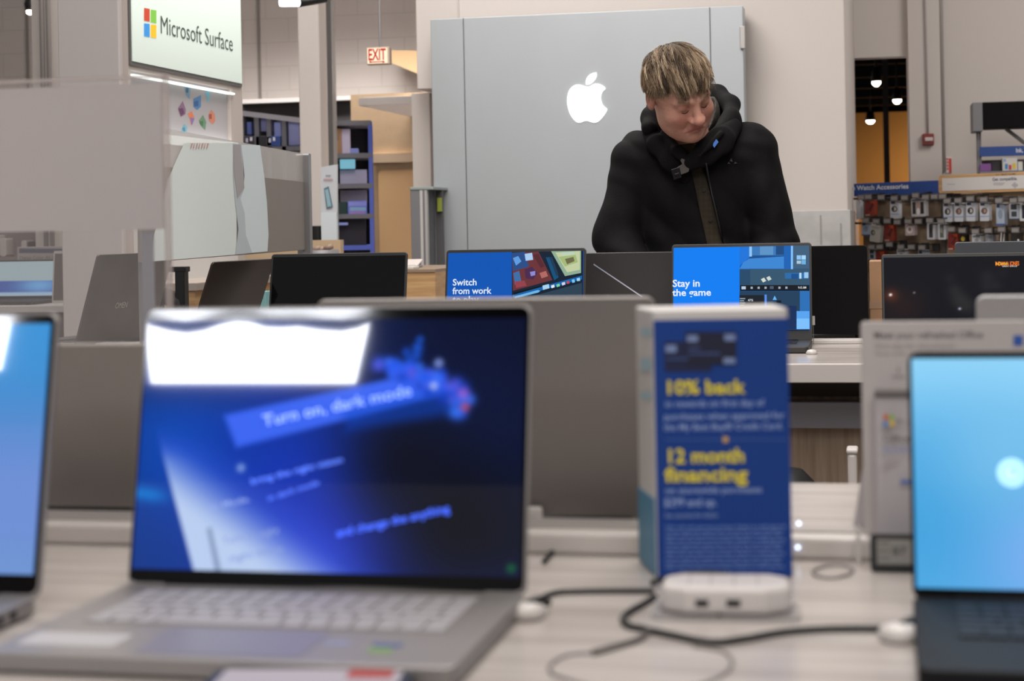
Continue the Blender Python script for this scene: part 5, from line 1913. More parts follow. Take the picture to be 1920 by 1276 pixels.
MB().slab(fc, 0.001, wf - 0.001, TZ + 0.001, top, 0.0, 0.0012).build('front_panel', M_BBLUE, T)
# left face frame
Ul = (A_ - BLv).normalized()
fl = Fr(BLv, Ul, (0, 0, 1))
wl = (A_ - BLv).length
vte = fl.hit(1214, 925)[1]
MB().slab(fl, 0.003, wl - 0.004, TZ + 0.002, vte, 0.0, 0.001).build('side_panel', mat('leaflet_teal', '#47809f', 0.5), T)
mb = MB()
for py in (616, 672, 735):
    mb.pxrect(fl, 1203, py, 1222, py + (22 if py == 672 else 12), 0.001, '#9fbcc8')
def ctext(s, x0, y, x1, h_, col, b_=0.0):
    mb.pxtext(fc, s, x0, y, x1, h_, 0.0022, b_, col)
YEL, PAL = '#dccb3c', '#8fa6da'
ctext('10% back', 1245, 738, 1398, 25, YEL, 0.028)
ctext('in rewards on first day of', 1247, 762, 1433, 12, PAL, 0.01)
ctext('purchases when approved for', 1245, 786, 1471, 12, PAL, 0.01)
ctext('the My Best Buy® Credit Card.', 1245, 806, 1467, 12, PAL, 0.01)
ctext('12 month', 1247, 867, 1395, 26, YEL, 0.028)
ctext('financing', 1247, 902, 1402, 26, YEL, 0.028)
ctext('on storewide purchases', 1247, 924, 1428, 12, PAL, 0.01)
ctext('$299 and up.', 1245, 948, 1343, 15, PAL, 0.015)
ctext('See associate for details', 1247, 969, 1345, 8, PAL, 0.0)
mb.pxrect(fc, 1247, 822, 1476, 824, 0.0022, '#3d62a8')
mb.pxrect(fc, 1355, 818, 1365, 828, 0.0024, '#c8a05a')
lor = ['Offer valid with approved purchases. Subject to credit approval', 'minimum payments required. See card terms for more information',
       'interest will be charged from the purchase date if not paid in full'] * 4
for k in range(10):
    mb.pxtext(fc, lor[k], 1247, 990 + k * 8.4, 1472 - (k * 37 % 11), 6, 0.0022, 0.02, '#6d8cd0')
# two credit cards
mb.pxrect(fc, 1246, 640, 1334, 696, 0.0018, '#0c1740')
mb.pxrect(fc, 1285, 622, 1380, 683, 0.0026, '#0b1230')
for (x0, y0, x1, y1) in ((1288, 628, 1308, 640), (1248, 646, 1268, 660), (1358, 626, 1378, 638), (1356, 670, 1378, 681)):
    mb.pxrect(fc, x0, y0, x1, y1, 0.0032, '#7587b4')
for (x0, y0, x1) in ((1290, 650, 1312), (1290, 660, 1350), (1250, 670, 1290)):
    mb.pxrect(fc, x0, y0, x1, y0 + 4, 0.0032, '#3b4d80')
mb.build('printing', PRINT, T)

# white USB hub
pL, pR = onZ(1238, 1160, TZ), onZ(1484, 1163, TZ)
U = Vector((pR.x - pL.x, pR.y - pL.y, 0)).normalized()
V = Vector((-U.y, U.x, 0))
T = thing('usb_hub', 'white rounded hub with two USB sockets in front of the blue leaflet box', 'hub', (pL + pR) / 2 + V * 0.03)
fh_ = Fr((pL.x, pL.y, TZ), U, V)
wh = (pR - pL).length
ob = MB().prism(fh_, [(0, 0.012), (0.02, 0), (wh - 0.02, 0), (wh, 0.012), (wh, 0.05), (wh - 0.015, 0.062), (0.015, 0.062), (0, 0.05)], 0.003, 0.026)
ob.build('body', mat('hub_white', '#cdc6c3', 0.3), T, bevel=0.006, seg=3)
MB().rslab(fh_, -0.008, wh + 0.008, -0.006, 0.066, 0, 0.003, 0.012).build('clear_base', mat('clear_base', '#d0cac8', 0.1, alpha=0.5), T)
ff = Fr((pL.x, pL.y, TZ), U, (0, 0, 1))
mb = MB()
for (x0, x1) in ((1304, 1328), (1362, 1388)):
    mb.pxslab(ff, x0, 1124, x1, 1136, 0.0002, 0.0012)
mb.build('usb_socket', M_BLACK, T)
mb = MB().pxslab(ff, 1345, 1150, 1352, 1158, 0.0002, 0.0012)
mb.build('indicator', M_BLACK, T)
mb = MB()
for x in (1290, 1330, 1375, 1420):
    u = ff.hit(x, 1130)[0]
    mb.slab(fh_, u, u + 0.001, 0.008, 0.055, 0.026, 0.0264)
mb.build('panel_gap', mat('hub_grey_line', '#9b9593', 0.5), T)


def cable(name, label, px, r_, m, z=None, group=None, zs=None):
    pts = []
    for i, (x, y) in enumerate(px):
        h = (zs[i] if zs else 0) + r_
        pts.append(onZ(x, y, TZ + h))
    # catmull-rom
    out = []
    n = len(pts)
    for i in range(n - 1):
        p0, p1, p2, p3 = pts[max(0, i - 1)], pts[i], pts[i + 1], pts[min(n - 1, i + 2)]
        for k in range(6):
            s = k / 6
            out.append(0.5 * ((2 * p1) + (p2 - p0) * s + (2 * p0 - 5 * p1 + 4 * p2 - p3) * s * s + (-p0 + 3 * p1 - 3 * p2 + p3) * s ** 3))
    out.append(pts[-1])
    o = MB().tube(out, r_, 8).build(name, m, smooth=True)
    return tag(o, label, 'cable', group)


cable('charging_cable', 'black cable from the centre laptop corner to the white hub', [(1005, 1128), (1020, 1118), (1045, 1110), (1085, 1108), (1150, 1107), (1226, 1107)], 0.0025, M_RUBBER)
cable('charging_cable', 'black cable bending down in a hook left of the white hub', [(1228, 1118), (1205, 1132), (1180, 1146), (1168, 1160), (1180, 1172), (1210, 1178)], 0.0028, M_RUBBER)
cable('charging_cable', 'long black cable running in front of the hub to the right laptop', [(1212, 1180), (1262, 1190), (1335, 1203), (1400, 1196), (1470, 1184), (1560, 1178), (1680, 1178)], 0.0028, M_RUBBER)
cable('charging_cable', 'black cable curling out from under the grey lid behind the centre laptop', [(1020, 1052), (1040, 1030), (1070, 1010), (1110, 1000), (1160, 998), (1196, 1002)], 0.0025, M_RUBBER)
cable('charging_cable', 'dark cable lying in the gap between the two left laptops', [(60, 985), (100, 978), (140, 985), (180, 975), (215, 982), (250, 978)], 0.003, M_RUBBER)
cable('charging_cable', 'thin grey cable in the gap between the two left laptops, nearer the viewer', [(60, 1000), (110, 1004), (160, 1000), (200, 1004), (225, 998)], 0.002, mat('grey_rubber', '#57504d', 0.6))
cable('charging_cable', 'dark cable arching up between the white hub and the blue leaflet box', [(1222, 1092), (1250, 1084), (1290, 1076), (1330, 1074), (1365, 1078), (1392, 1088)], 0.0025, M_RUBBER, zs=[0, 0.006, 0.012, 0.012, 0.008, 0])
cable('security_tether', 'thin translucent coiled tether looping on the table in front of the hub', [(1120, 1222), (1060, 1228), (1030, 1250), (1060, 1272), (1200, 1300), (1320, 1280), (1370, 1250), (1360, 1222), (1300, 1210)], 0.0014, mat('clear_tether', '#8d8683', 0.3, alpha=0.6))
cable('security_tether', 'short grey tether ending in a small dark knob left of the table loop', [(1112, 1222), (1150, 1212), (1190, 1200), (1215, 1186)], 0.0024, mat('grey_rubber', '#57504d'))
cable('security_tether', 'small clear coil of tether at the foot of the white office card', [(1525, 1068), (1545, 1060), (1575, 1058), (1598, 1064), (1590, 1076), (1560, 1082), (1530, 1078), (1524, 1068)], 0.0016, mat('clear_tether', '#8d8683'))
for (x, y, lab) in ((985, 1150, 'white round security puck at the right rear corner of the centre laptop'), (1688, 1192, 'white round security puck at the left rear corner of the right laptop')):
    c = onZ(x, y + 8, TZ)
    T = thing('security_puck', lab, 'security tag', c)
    MB(WM[T.name]).lathe((0, 0, 0), [(0.014, 0), (0.017, 0.004), (0.015, 0.010), (0.006, 0.013)], 20).build('puck', M_WHITE, T, smooth=True)
    MB(WM[T.name]).tube([(0.002, 0.0, 0.011), (0.008, 0.012, 0.012), (0.016, 0.022, 0.008)], [0.004, 0.0045, 0.003], 10).build('plug', M_BLACK, T, smooth=True)
for (x, y, lab, s) in ((1008, 985, 'square white security sensor at the foot of the grey laptop behind the centre one', 1.0), (88, 972, 'small white security sensor behind the cut-off left laptop', 0.7)):
    c = onZ(x, y + 6, TZ)
    c.y = min(c.y, yb - 0.03)
    ff = Fr((c.x, c.y, TZ), rgt, (0, 0, 1))
    T = thing('security_sensor', lab, 'security tag', c)
    MB().rslab(ff, -0.011 * s, 0.011 * s, 0.0, 0.027 * s, -0.01, 0, 0.003).build('housing', M_WHITE, T, bevel=0.002)
    MB().rslab(ff, -0.005 * s, 0.005 * s, 0.008 * s, 0.018 * s, 0, 0.0008, 0.002).build('button', mat('sensor_grey', '#a8a09d', 0.5), T)

# white office card holder on the right
YW = 1.70
f = yf(YW)
T = thing('office_card_holder', 'white card holder headed Meet your refreshed Office behind the right laptop', 'sign holder', (f.hit(1750, 800)[0], YW, TZ))
b = f.rect(1617, 601, 2080, 1000)
M_CARDW = mat('office_card', '#bab3b1', 0.5)
MB().rslab(f, b[0], b[1], TZ, b[3], -0.004, 0, 0.004).build('back_card', M_CARDW, T, bevel=0.001)
v = f.hit(1680, 735)[1]
MB().prism(Fr((b[0] + 0.012, YW, 0), (0, -1, 0), (0, 0, 1)), [(0.0, TZ), (0.026, TZ), (0.018, v - 0.002), (0.0, v)], -0.2, 0.0).build('leaflet_stack', mat('leaflet_stack', '#b0aaac', 0.5), T, bevel=0.001)
sl = MB()
x0_ = b[0] + 0.012
sl.box(x0_, b[1] - 0.02, YW - 0.022, YW - 0.001, v - 0.001, v + 0.003)
sl.build('shadow_bar', mat('grey_shadow_bar', '#6f6967', 0.4), T)  # grey bar drawn for the shadow along the header's lower edge
mb = MB()
mb.pxtext(f, 'Meet your refreshed Office', 1638, 634, 1843, 13, 0.0005, 0.015, '#77706f')
mb.pxtext(f, 'One app for documents', 1640, 652, 1790, 8, 0.0005, 0, '#958e8c')
mb.pxtext(f, 'Now with cloud files', 1640, 666, 1760, 8, 0.0005, 0, '#958e8c')
mb.pxrect(f, 1900, 628, 1918, 648, 0.0005, '#2f58a6')
mb.pxrect(f, 1682, 688, 1686, 698, 0.0005, '#8d8684'); mb.pxrect(f, 1672, 703, 1696, 708, 0.0005, '#9b9492')
f3 = yf(YW - 0.026)
nn = 0.001
for (x0, y0, c) in ((1656, 776, '#c0674a'), (1667, 776, '#8cab5e'), (1656, 788, '#5a86c0'), (1667, 788, '#d2b04c')):
    mb.pxrect(f3, x0, y0, x0 + 10, y0 + 11, nn, c)
mb.pxtext(f3, 'Microsoft 365', 1681, 793, 1745, 9, nn, 0.01, '#8b8583')
mb.pxtext(f3, 'Office', 1655, 826, 1706, 12, nn, 0.02, '#6d6766')
mb.pxtext(f3, 'Home & Student', 1655, 846, 1740, 9, nn, 0.01, '#5f72b0')
mb.pxrect(f3, 1655, 862, 1686, 866, nn, '#a39c9a'); mb.pxrect(f3, 1655, 870, 1670, 873, nn, '#a39c9a')
mb.pxrect(f3, 1688, 899, 1712, 906, nn, '#4a68ac')
mb.build('printing', PRINT, T)

c = onZ(1672, 1074, TZ)
ff = Fr((c.x, c.y, TZ), (1, 0, 0), (0, math.sin(0.25), math.cos(0.25)))
T = thing('price_display', 'small black-framed electronic price tag at the foot of the white office card', 'price tag', c)
u0 = ff.hit(1632, 1060)[0]
v1 = ff.hit(1670, 1000)[1]
MB().rslab(ff, u0, u0 + 0.075, 0.001, v1, -0.007, 0, 0.004).build('frame', M_BLACK, T, bevel=0.001)
MB().slab(ff, u0 + 0.006, u0 + 0.069, 0.008, v1 - 0.005, 0, 0.0006).build('display', mat('e_ink', '#8f8c86', 0.3), T)
mb = MB().pxtext(ff, '$7', 1672, 1038, 1700, 14, 0.001, 0.02, '#4a4744')
for k in range(3):
    mb.pxrect(ff, 1646, 1016 + k * 14, 1668, 1020 + k * 14, 0.001, '#6a6762')
mb.build('printing', PRINT, T)
tag(MB().rslab(yf(yr0 - 0.012), f.hit(1606, 1010)[0], f.hit(1614, 1010)[0], TZ, TZ + 0.034, -0.004, 0.004, 0.002).build('white_clip', M_WHITE, bevel=0.001),
    'slim white upright clip on the table between the blue box and the office card', 'clip')
# curved white leaflet pocket left of the card
f = yf(YW + 0.03)
b = f.rect(1598, 842, 1640, 986)
T = thing('leaflet_pocket', 'narrow white wedge-shaped pocket peeping out left of the office card', 'leaflet pocket', (b[0] + 0.01, YW + 0.03, TZ))
MB().prism(f, [(b[0] + 0.004, TZ + 0.022), (b[1], TZ + 0.022), (b[1], b[3] + 0.03), (b[0] + 0.014, b[3]), (b[0], b[2])], -0.02, 0).build('pocket', mat('pocket_white', '#b7b2b5', 0.4), T, bevel=0.002)

# tablet lying at the bottom edge
c0, c1 = onZ(408, 1284, TZ), onZ(782, 1284, TZ)
U = (c1 - c0).normalized(); V = Vector((-U.y, U.x, 0))
ft = Fr((c0.x, c0.y, TZ), U, V)
wt = (c1 - c0).length
T = thing('spec_tablet', 'dark-edged tablet lying flat at the bottom edge below the centre laptop', 'tablet', ft.pt(wt / 2, -0.06))
MB().rslab(ft, 0, wt, -0.13, 0, 0.001, 0.012, 0.006).build('body', mat('navy_edge', '#1e2232', 0.4), T, bevel=0.002)
mb = MB().slab(ft, 0.008, wt - 0.008, -0.12, -0.004, 0.012, 0.0126, '#a09aa3')
mb.slab(ft, wt * 0.68, wt - 0.014, -0.03, -0.006, 0.0126, 0.013, '#9b3a36')
mb.build('display', PRINT, T)

# ================================================================== THE MAN
MD = 5.2
MO = D(1310, 413, MD)
MO.z = 0
MMAT = Matrix(((rgt.x, fwd.x, 0, MO.x), (rgt.y, fwd.y, 0, MO.y), (0, 0, 1, 0), (0, 0, 0, 1)))
MINV = MMAT.inverted()


def ml(px, py, d=MD):
    return np.array(MINV @ D(px, py, d))


def smin(a, b, k):
    h = np.clip(0.5 + 0.5 * (b - a) / k, 0, 1)
    return b * (1 - h) + a * h - k * h * (1 - h)


def smax(a, b, k):
    return -smin(-a, -b, k)


def ell(P, c, r):
    q = [(P[i] - c[i]) / r[i] for i in range(3)]
    k0 = np.sqrt(q[0] ** 2 + q[1] ** 2 + q[2] ** 2) + 1e-9
    k1 = np.sqrt(sum((q[i] / r[i]) ** 2 for i in range(3))) + 1e-9
    return k0 * (k0 - 1) / k1


def cap(P, a, b, ra, rb=None, sc=(1, 1, 1)):
    rb = ra if rb is None else rb
    s = np.array(sc)
    a, b = np.array(a) * s, np.array(b) * s
    ab = b - a
    L2 = (ab ** 2).sum()
    X = [P[i] * s[i] for i in range(3)]
    t = np.clip(sum((X[i] - a[i]) * ab[i] for i in range(3)) / L2, 0, 1)
    d = np.sqrt(sum((X[i] - a[i] - ab[i] * t) ** 2 for i in range(3)))
    return d - (ra + (rb - ra) * t)


def surface_net(fn, lo, hi, h):
    ns = [int(math.ceil((hi[i] - lo[i]) / h)) + 1 for i in range(3)]
    ax = [lo[i] + h * np.arange(ns[i]) for i in range(3)]
    P = np.meshgrid(*ax, indexing='ij')
    V = fn([p.astype(np.float64) for p in P])
    S = V < 0
    nx, ny, nz = ns
    cnt = np.zeros((nx - 1, ny - 1, nz - 1), dtype=np.int8)
    for dx in (0, 1):
        for dy in (0, 1):
            for dz in (0, 1):
                cnt += S[dx:nx - 1 + dx, dy:ny - 1 + dy, dz:nz - 1 + dz]
    act = (cnt > 0) & (cnt < 8)
    idx = -np.ones(act.shape, dtype=np.int64)
    ii = np.argwhere(act)
    idx[act] = np.arange(len(ii))
    pos = np.zeros((len(ii), 3))
    num = np.zeros(len(ii))
    I, J, K = ii.T
    cor = [(0, 0, 0), (1, 0, 0), (0, 1, 0), (1, 1, 0), (0, 0, 1), (1, 0, 1), (0, 1, 1), (1, 1, 1)]
    eds = [(0, 1), (2, 3), (4, 5), (6, 7), (0, 2), (1, 3), (4, 6), (5, 7), (0, 4), (1, 5), (2, 6), (3, 7)]
    for a, b in eds:
        ca, cb = np.array(cor[a]), np.array(cor[b])
        va = V[I + ca[0], J + ca[1], K + ca[2]]
        vb = V[I + cb[0], J + cb[1], K + cb[2]]
        m = (va < 0) != (vb < 0)
        t = np.where(m, va / (va - vb + 1e-12), 0)
        pos += np.where(m[:, None], ca + (cb - ca) * t[:, None], 0)
        num += m
    pos = (pos / num[:, None] + ii) * h + np.array(lo)
    faces = []
    for axis in range(3):
        sl0 = [slice(0, n) for n in ns]
        sl1 = [slice(0, n) for n in ns]
        sl0[axis] = slice(0, ns[axis] - 1)
        sl1[axis] = slice(1, ns[axis])
        ch = S[tuple(sl0)] != S[tuple(sl1)]
        u, v = [(1, 2), (2, 0), (0, 1)][axis]
        e = np.argwhere(ch)
        ok = (e[:, u] > 0) & (e[:, v] > 0) & (e[:, u] < ns[u] - 1) & (e[:, v] < ns[v] - 1)
        e = e[ok]
        ins = S[tuple(e.T)]
        def g(du, dv):
            q = e.copy()
            q[:, u] += du
            q[:, v] += dv
            return idx[tuple(q.T)]
        qd = np.stack([g(-1, -1), g(0, -1), g(0, 0), g(-1, 0)], 1)
        qd[~ins] = qd[~ins][:, ::-1]
        faces.append(qd)
    F = np.concatenate(faces)
    return pos, F[(F >= 0).all(1)]


def np_mesh(name, pos, F, m, parent, cols=None, smooth=True, toworld=None):
    me = bpy.data.meshes.new(name)
    me.vertices.add(len(pos))
    me.vertices.foreach_set('co', pos.astype(np.float32).ravel())
    F = np.asarray(F)
    k = F.shape[1]
    me.loops.add(F.size)
    me.loops.foreach_set('vertex_index', F.astype(np.int32).ravel())
    me.polygons.add(len(F))
    me.polygons.foreach_set('loop_start', np.arange(0, F.size, k, dtype=np.int32))
    me.polygons.foreach_set('loop_total', np.full(len(F), k, dtype=np.int32))
    me.update(calc_edges=True)
    me.validate()
    if smooth:
        me.polygons.foreach_set('use_smooth', np.ones(len(me.polygons), dtype=bool))
    if cols is not None:
        c = np.clip(cols, 0, 1)
        c = np.where(c <= 0.04045, c / 12.92, ((c + 0.055) / 1.055) ** 2.4)
        ca = me.color_attributes.new('Col', 'FLOAT_COLOR', 'POINT')
        arr = np.ones((len(pos), 4), dtype=np.float32)
        arr[:, :3] = c
        ca.data.foreach_set('color', arr.ravel())
    me.materials.append(m)
    o = bpy.data.objects.new(name, me)
    COL.objects.link(o)
    if parent is not None:
        o.parent = parent
        WM[o.name] = WM[parent.name].copy()
    return o


MAN = bpy.data.objects.new('person', None)
COL.objects.link(MAN)
MAN.matrix_world = MMAT
WM['person'] = MMAT.copy()
tag(MAN, 'person in a black hooded jacket and olive shirt, head bowed, looking down at a laptop', 'person')

# --- head frame
HS = 1.06
HC = ml(1273, 174, 4.99)
HR = (Matrix.Rotation(R(36), 3, 'X') @ Matrix.Rotation(R(-3), 3, 'Y') @ Matrix.Rotation(R(23), 3, 'Z'))
HRn = np.array(HR)


def to_head(P):
    q = [(P[i] - HC[i]) / HS for i in range(3)]
    return [sum(HRn[j][i] * q[j] for j in range(3)) for i in range(3)]


def from_head(p):
    return HC + HS * (np.asarray(p) @ HRn.T)


def face(H):
    """signed distance of the head in head coordinates (x viewer right, -y face, z up)"""
    x, y, z = H
    ax = [np.abs(x), y, z]
    d = ell(H, (0, .012, .036), (.077, .098, .085))
    d = smin(d, ell(H, (0, -.030, -.028), (.064, .066, .082)), .035)
    d = smin(d, ell(ax, (.034, -.026, -.062), (.034, .050, .036)), .03)          # jowls
    d = smin(d, ell(H, (0, -.050, -.088), (.038, .040, .026)), .03)              # chin mass
    d = smin(d, ell(H, (0, -.082, -.093), (.020, .014, .013)), .018)             # chin tip
    d = smin(d, ell(ax, (.041, -.060, -.026), (.024, .024, .020)), .026)         # cheeks
    d = smin(d, cap(ax, (.012, -.091, .025), (.046, -.071, .022), .0100, .009), .012)   # brow
    d = smax(d, -ell(ax, (.031, -.101, .006), (.019, .016, .0125)), .014)        # sockets
    d = smin(d, ell(ax, (.031, -.0745, .005), (.0155, .0155, .0125)), .005)      # lidded eyes
    d = smin(d, cap(ax, (.018, -.083, .0135), (.044, -.077, .012), .0035, .0035), .004)  # upper lid fold
    d = smin(d, cap(ax, (.020, -.084, -.010), (.040, -.079, -.011), .004, .003), .006)  # eye bag
    d = smin(d, cap(H, (0, -.088, .018), (0, -.112, -.022), .0085, .0115), .012)  # nose bridge
    d = smin(d, ell(H, (0, -.113, -.026), (.0155, .0150, .0125)), .007)          # tip
    d = smin(d, ell(ax, (.0155, -.1005, -.029), (.009, .012, .0085)), .005)      # wings
    d = smax(d, -ell(ax, (.008, -.108, -.0385), (.0045, .006, .004)), .003)      # nostrils
    d = smin(d, ell(H, (0, -.083, -.055), (.026, .018, .016)), .014)             # muzzle
    d = smin(d, cap(ax, (0, -.1005, -.0530), (.022, -.089, -.0625), .0040, .0028), .004)  # upper lip
    d = smin(d, cap(ax, (0, -.0990, -.0625), (.017, -.090, -.0655), .0056, .0035), .004)  # lower lip
    d = smax(d, -cap(ax, (0, -.1060, -.0575), (.0255, -.0900, -.0700), .0026, .0022), .003)   # mouth line
    d = smax(d, -cap(ax, (.019, -.101, -.036), (.029, -.089, -.056), .0018, .0018), .012)    # nasolabial fold
    d = smax(d, -cap(H, (-.014, -.0985, -.0755), (.014, -.0985, -.0755), .003), .008)
    # ears
    e = ell(ax, (.0815, .008, .002), (.010, .021, .034))
    e = smax(e, -ell(ax, (.093, .006, .005), (.008, .012, .021)), .004)
    d = smin(d, e, .006)
    return d


NB = ml(1288, 262, 5.17)     # neck base
NB2 = NB + np.array([0, .02, -.10])


def head_sdf(P):
    H = to_head(P)
    d = face(H) * HS
    na = from_head((0, .035, -.035))
    d = smin(d, cap(P, na, NB, .055, .062), .03)
    d = smin(d, cap(P, NB, NB2, .062, .085), .03)
    return d


S_L, S_R = ml(1201, 300, 5.20), ml(1405, 282, 5.17)
E_L, E_R = ml(1154, 446, 5.16), ml(1455, 462, 5.12)
W_L = np.array([-0.135, -0.30, 0.985])
W_R = np.array([0.10, -0.29, 0.985])
CH = ml(1303, 372, 5.20)


def torso(P, off=0.0):
    d = ell(P, CH, (.200 + off, .128 + off, .215 + off))
    d = smin(d, ell(P, (CH[0] + .005, CH[1] + .0, CH[2] - .26), (.190 + off, .132 + off, .26 + off)), .06)
    d = smin(d, cap(P, S_L, NB + np.array([0, .02, -.045]), .078 + off, .066 + off), .05)
    d = smin(d, cap(P, S_R, NB + np.array([0, .02, -.045]), .078 + off, .066 + off), .05)
    return d


def body_sdf(P):
    d = torso(P, -.030)
    for S_, E_, W_ in ((S_L, E_L, W_L), (S_R, E_R, W_R)):
        d = smin(d, cap(P, S_, E_, .050, .042), .03)
        d = smin(d, cap(P, E_, W_, .040, .026), .01)
    hip = np.array([CH[0] + .005, .01, .90])
    d = smin(d, ell(P, hip, (.16, .11, .14)), .05)
    for s in (-1, 1):
        K_ = np.array([CH[0] + s * .10, .0, .50]); A_2 = np.array([CH[0] + s * .11, .03, .09])
        d = smin(d, cap(P, hip + np.array([s * .08, 0, -.03]), K_, .080, .055), .03)
        d = smin(d, cap(P, K_, A_2, .052, .034), .01)
        d = smin(d, cap(P, A_2 + np.array([0, .01, -.04]), A_2 + np.array([0, -.13, -.055]), .034, .026), .02)
    return d


def hand_sdf(P, W_, s):
    """right-side (s=+1) or left-side hand resting fingers forward on the keyboard"""
    f_ = np.array([0.0, -1.0, -0.12]); f_ /= np.linalg.norm(f_)
    q = W_ + f_ * .05
    x_ = np.array([1.0, 0, 0])
    d = cap(P, W_, W_ + f_ * .02, .024, .022, (1, 1, 1))
    palm = cap(P, q - x_ * .020 - f_ * .01, q - x_ * .024 + f_ * .03, .0155, .0135)
    palm = smin(palm, cap(P, q + x_ * .020 - f_ * .01, q + x_ * .024 + f_ * .03, .0155, .0135), .02)
    palm = smin(palm, cap(P, q, q + f_ * .03, .016, .014), .02)
    d = smin(d, palm, .02)
    for k, (off, ln) in enumerate(((-.030, .062), (-.010, .074), (.011, .080), (.031, .070))):
        if s < 0:
            off = -off
        base_ = q + x_ * off + f_ * .032
        k1 = base_ + f_ * ln * .45 + x_ * off * .12 + np.array([0, 0, .010])
        k2 = k1 + f_ * ln * .32 + np.array([0, 0, -.010])
        k3 = k2 + f_ * ln * .20 + np.array([0, 0, -.016])
        fg_ = cap(P, base_, k1, .0098, .0090)
        fg_ = smin(fg_, cap(P, k1, k2, .0090, .0082), .003)
        fg_ = smin(fg_, cap(P, k2, k3, .0082, .0072), .003)
        d = smin(d, fg_, .005)
    t0 = q - x_ * s * .022 - f_ * .02
    t1 = t0 - x_ * s * .024 + f_ * .025 + np.array([0, 0, -.008])
    t2 = t1 - x_ * s * .010 + f_ * .030 + np.array([0, 0, -.006])
    th = smin(cap(P, t0, t1, .0135, .0105), cap(P, t1, t2, .0105, .0085), .004)
    return smin(d, th, .008)


parts_v, parts_f, n0 = [], [], 0
for fn, lo, hi, h in ((head_sdf, HC - np.array([.15, .17, .24]), HC + np.array([.15, .26, .16]), .0024),
                      (body_sdf, np.array([-.40, -.36, .0]), np.array([.34, .22, NB[2] - .03]), .0085),
                      (lambda P: hand_sdf(P, W_L, -1), W_L + np.array([-.09, -.2, -.07]), W_L + np.array([.09, .03, .06]), .003),
                      (lambda P: hand_sdf(P, W_R, 1), W_R + np.array([-.09, -.2, -.07]), W_R + np.array([.09, .03, .06]), .003)):
    pos, F = surface_net(fn, lo, hi, h)
    parts_v.append(pos); parts_f.append(F + n0); n0 += len(pos)
pos = np.concatenate(parts_v)
F = np.concatenate(parts_f)
H = to_head([pos[:, 0], pos[:, 1], pos[:, 2]])
hx, hy, hz = H
col = np.zeros((len(pos), 3)) + np.array(hexc('#c0907e'))


def hb(x, y, z, r_, k, c):
    global col
    w = np.exp(-(((np.abs(hx) - x) ** 2 + (hy - y) ** 2 + (hz - z) ** 2) / (r_ * r_))) * k
    col = mixc(col, w, hexc(c))


hb(.038, -.085, -.030, .026, .32, '#a85c50')     # ruddy cheeks
hb(0, -.118, -.026, .018, .35, '#bd6f62')        # nose
hb(.0, -.10, -.058, .010, .75, '#a25a55')
hb(.010, -.10, -.057, .009, .75, '#a25a55')
hb(.018, -.094, -.059, .007, .6, '#a25a55')
hb(.030, -.09, .005, .016, .55, '#94604f')       # eye area
hb(.085, .01, 0, .02, .5, '#b5655a')             # ears
hb(0, -.085, -.088, .03, .25, '#b88278')
rng_ = np.random.RandomState(2)
mott = .5 * np.sin(hx * 210 + 3 * np.sin(hz * 170)) * np.sin(hz * 190 + hy * 120) + .5 * np.sin(hx * 90 + hz * 70 + 2) * np.sin(hz * 110 - hy * 60)
col = mixc(col, np.clip(mott, 0, 1) * .16, hexc('#9c5a4e'))
col = col * (1 + rng_.normal(0, .018, (len(pos), 1)))
M_SKIN = attr_mat('skin', 0.5, spec=0.35, bump=0.25, bscale=420, sss=0.08)
BODY = np_mesh('body', pos, F, M_SKIN, MAN, col)

# closed-looking eyes: dark lash lines and a sliver of eye
mb = MB(MMAT)
for s in (-1, 1):
    pts = [from_head((s * (.0185 + .0265 * t), -.0895 + .013 * t * t - .0025 * math.sin(math.pi * t), -.0005 - .0055 * math.sin(math.pi * t))) for t in np.linspace(0, 1, 8)]
    mb.tube(pts, [.0006] + [.0011] * 6 + [.0007], 6)
mb.build('eyelashes', mat('lash_brown', '#3a2019', 0.6), MAN, smooth=True)

# --- hair
rs = np.random.RandomState(11)
EC = np.array([0, .012, .036]); ER = np.array([.079, .100, .087])
pole = np.array([.10, .80, .60]); pole /= np.linalg.norm(pole)
e1 = np.cross(pole, [0, 0, 1]); e1 /= np.linalg.norm(e1)
e2 = np.cross(pole, e1)


def zlim(az):
    a = abs(az)
    return float(np.interp(a, [0, .5, .9, 1.2, 1.5, 1.8, 2.4, 3.2], [.046, .047, .050, .036, .024, .004, -.050, -.055]))


def pt_on(th, ph, lift):
    d_ = math.cos(th) * pole + math.sin(th) * (math.cos(ph) * e1 + math.sin(ph) * e2)
    return EC + ER * d_ * lift


NCL = 520
cl = []
for i in range(NCL):
    th = math.acos(1 - rs.uniform(0, 1.78))
    ph = rs.uniform(0, 2 * math.pi)
    cl.append((th, ph, rs.uniform(.0, 1), rs.normal(0, .25), rs.uniform(.45, .85), rs.uniform(0, 1)))
vs, fs, cs = [], [], []
ndeg = 3
hcols = [np.array(hexc(c)) for c in ('#43352a', '#6e5a46', '#8e765e', '#ab9278', '#c6b094')]


def strand(pts, r0, c0, c1):
    base_i = len(vs)
    n = len(pts)
    for i, p in enumerate(pts):
        t = i / (n - 1)
        a = pts[min(n - 1, i + 1)] - pts[max(0, i - 1)]
        a /= np.linalg.norm(a) + 1e-9
        o = np.cross(a, [0.3, 0.2, 0.9]); o /= np.linalg.norm(o) + 1e-9
        b = np.cross(a, o)
        rr = r0 * (1 - .75 * t)
        for j in range(ndeg):
            an = 2 * math.pi * j / ndeg
            vs.append(p + (o * math.cos(an) + b * math.sin(an)) * rr)
            cs.append(c0 * (1 - t) + c1 * t)
    for i in range(n - 1):
        for j in range(ndeg):
            k = base_i + i * ndeg
            fs.append((k + j, k + (j + 1) % ndeg, k + ndeg + (j + 1) % ndeg, k + ndeg + j))


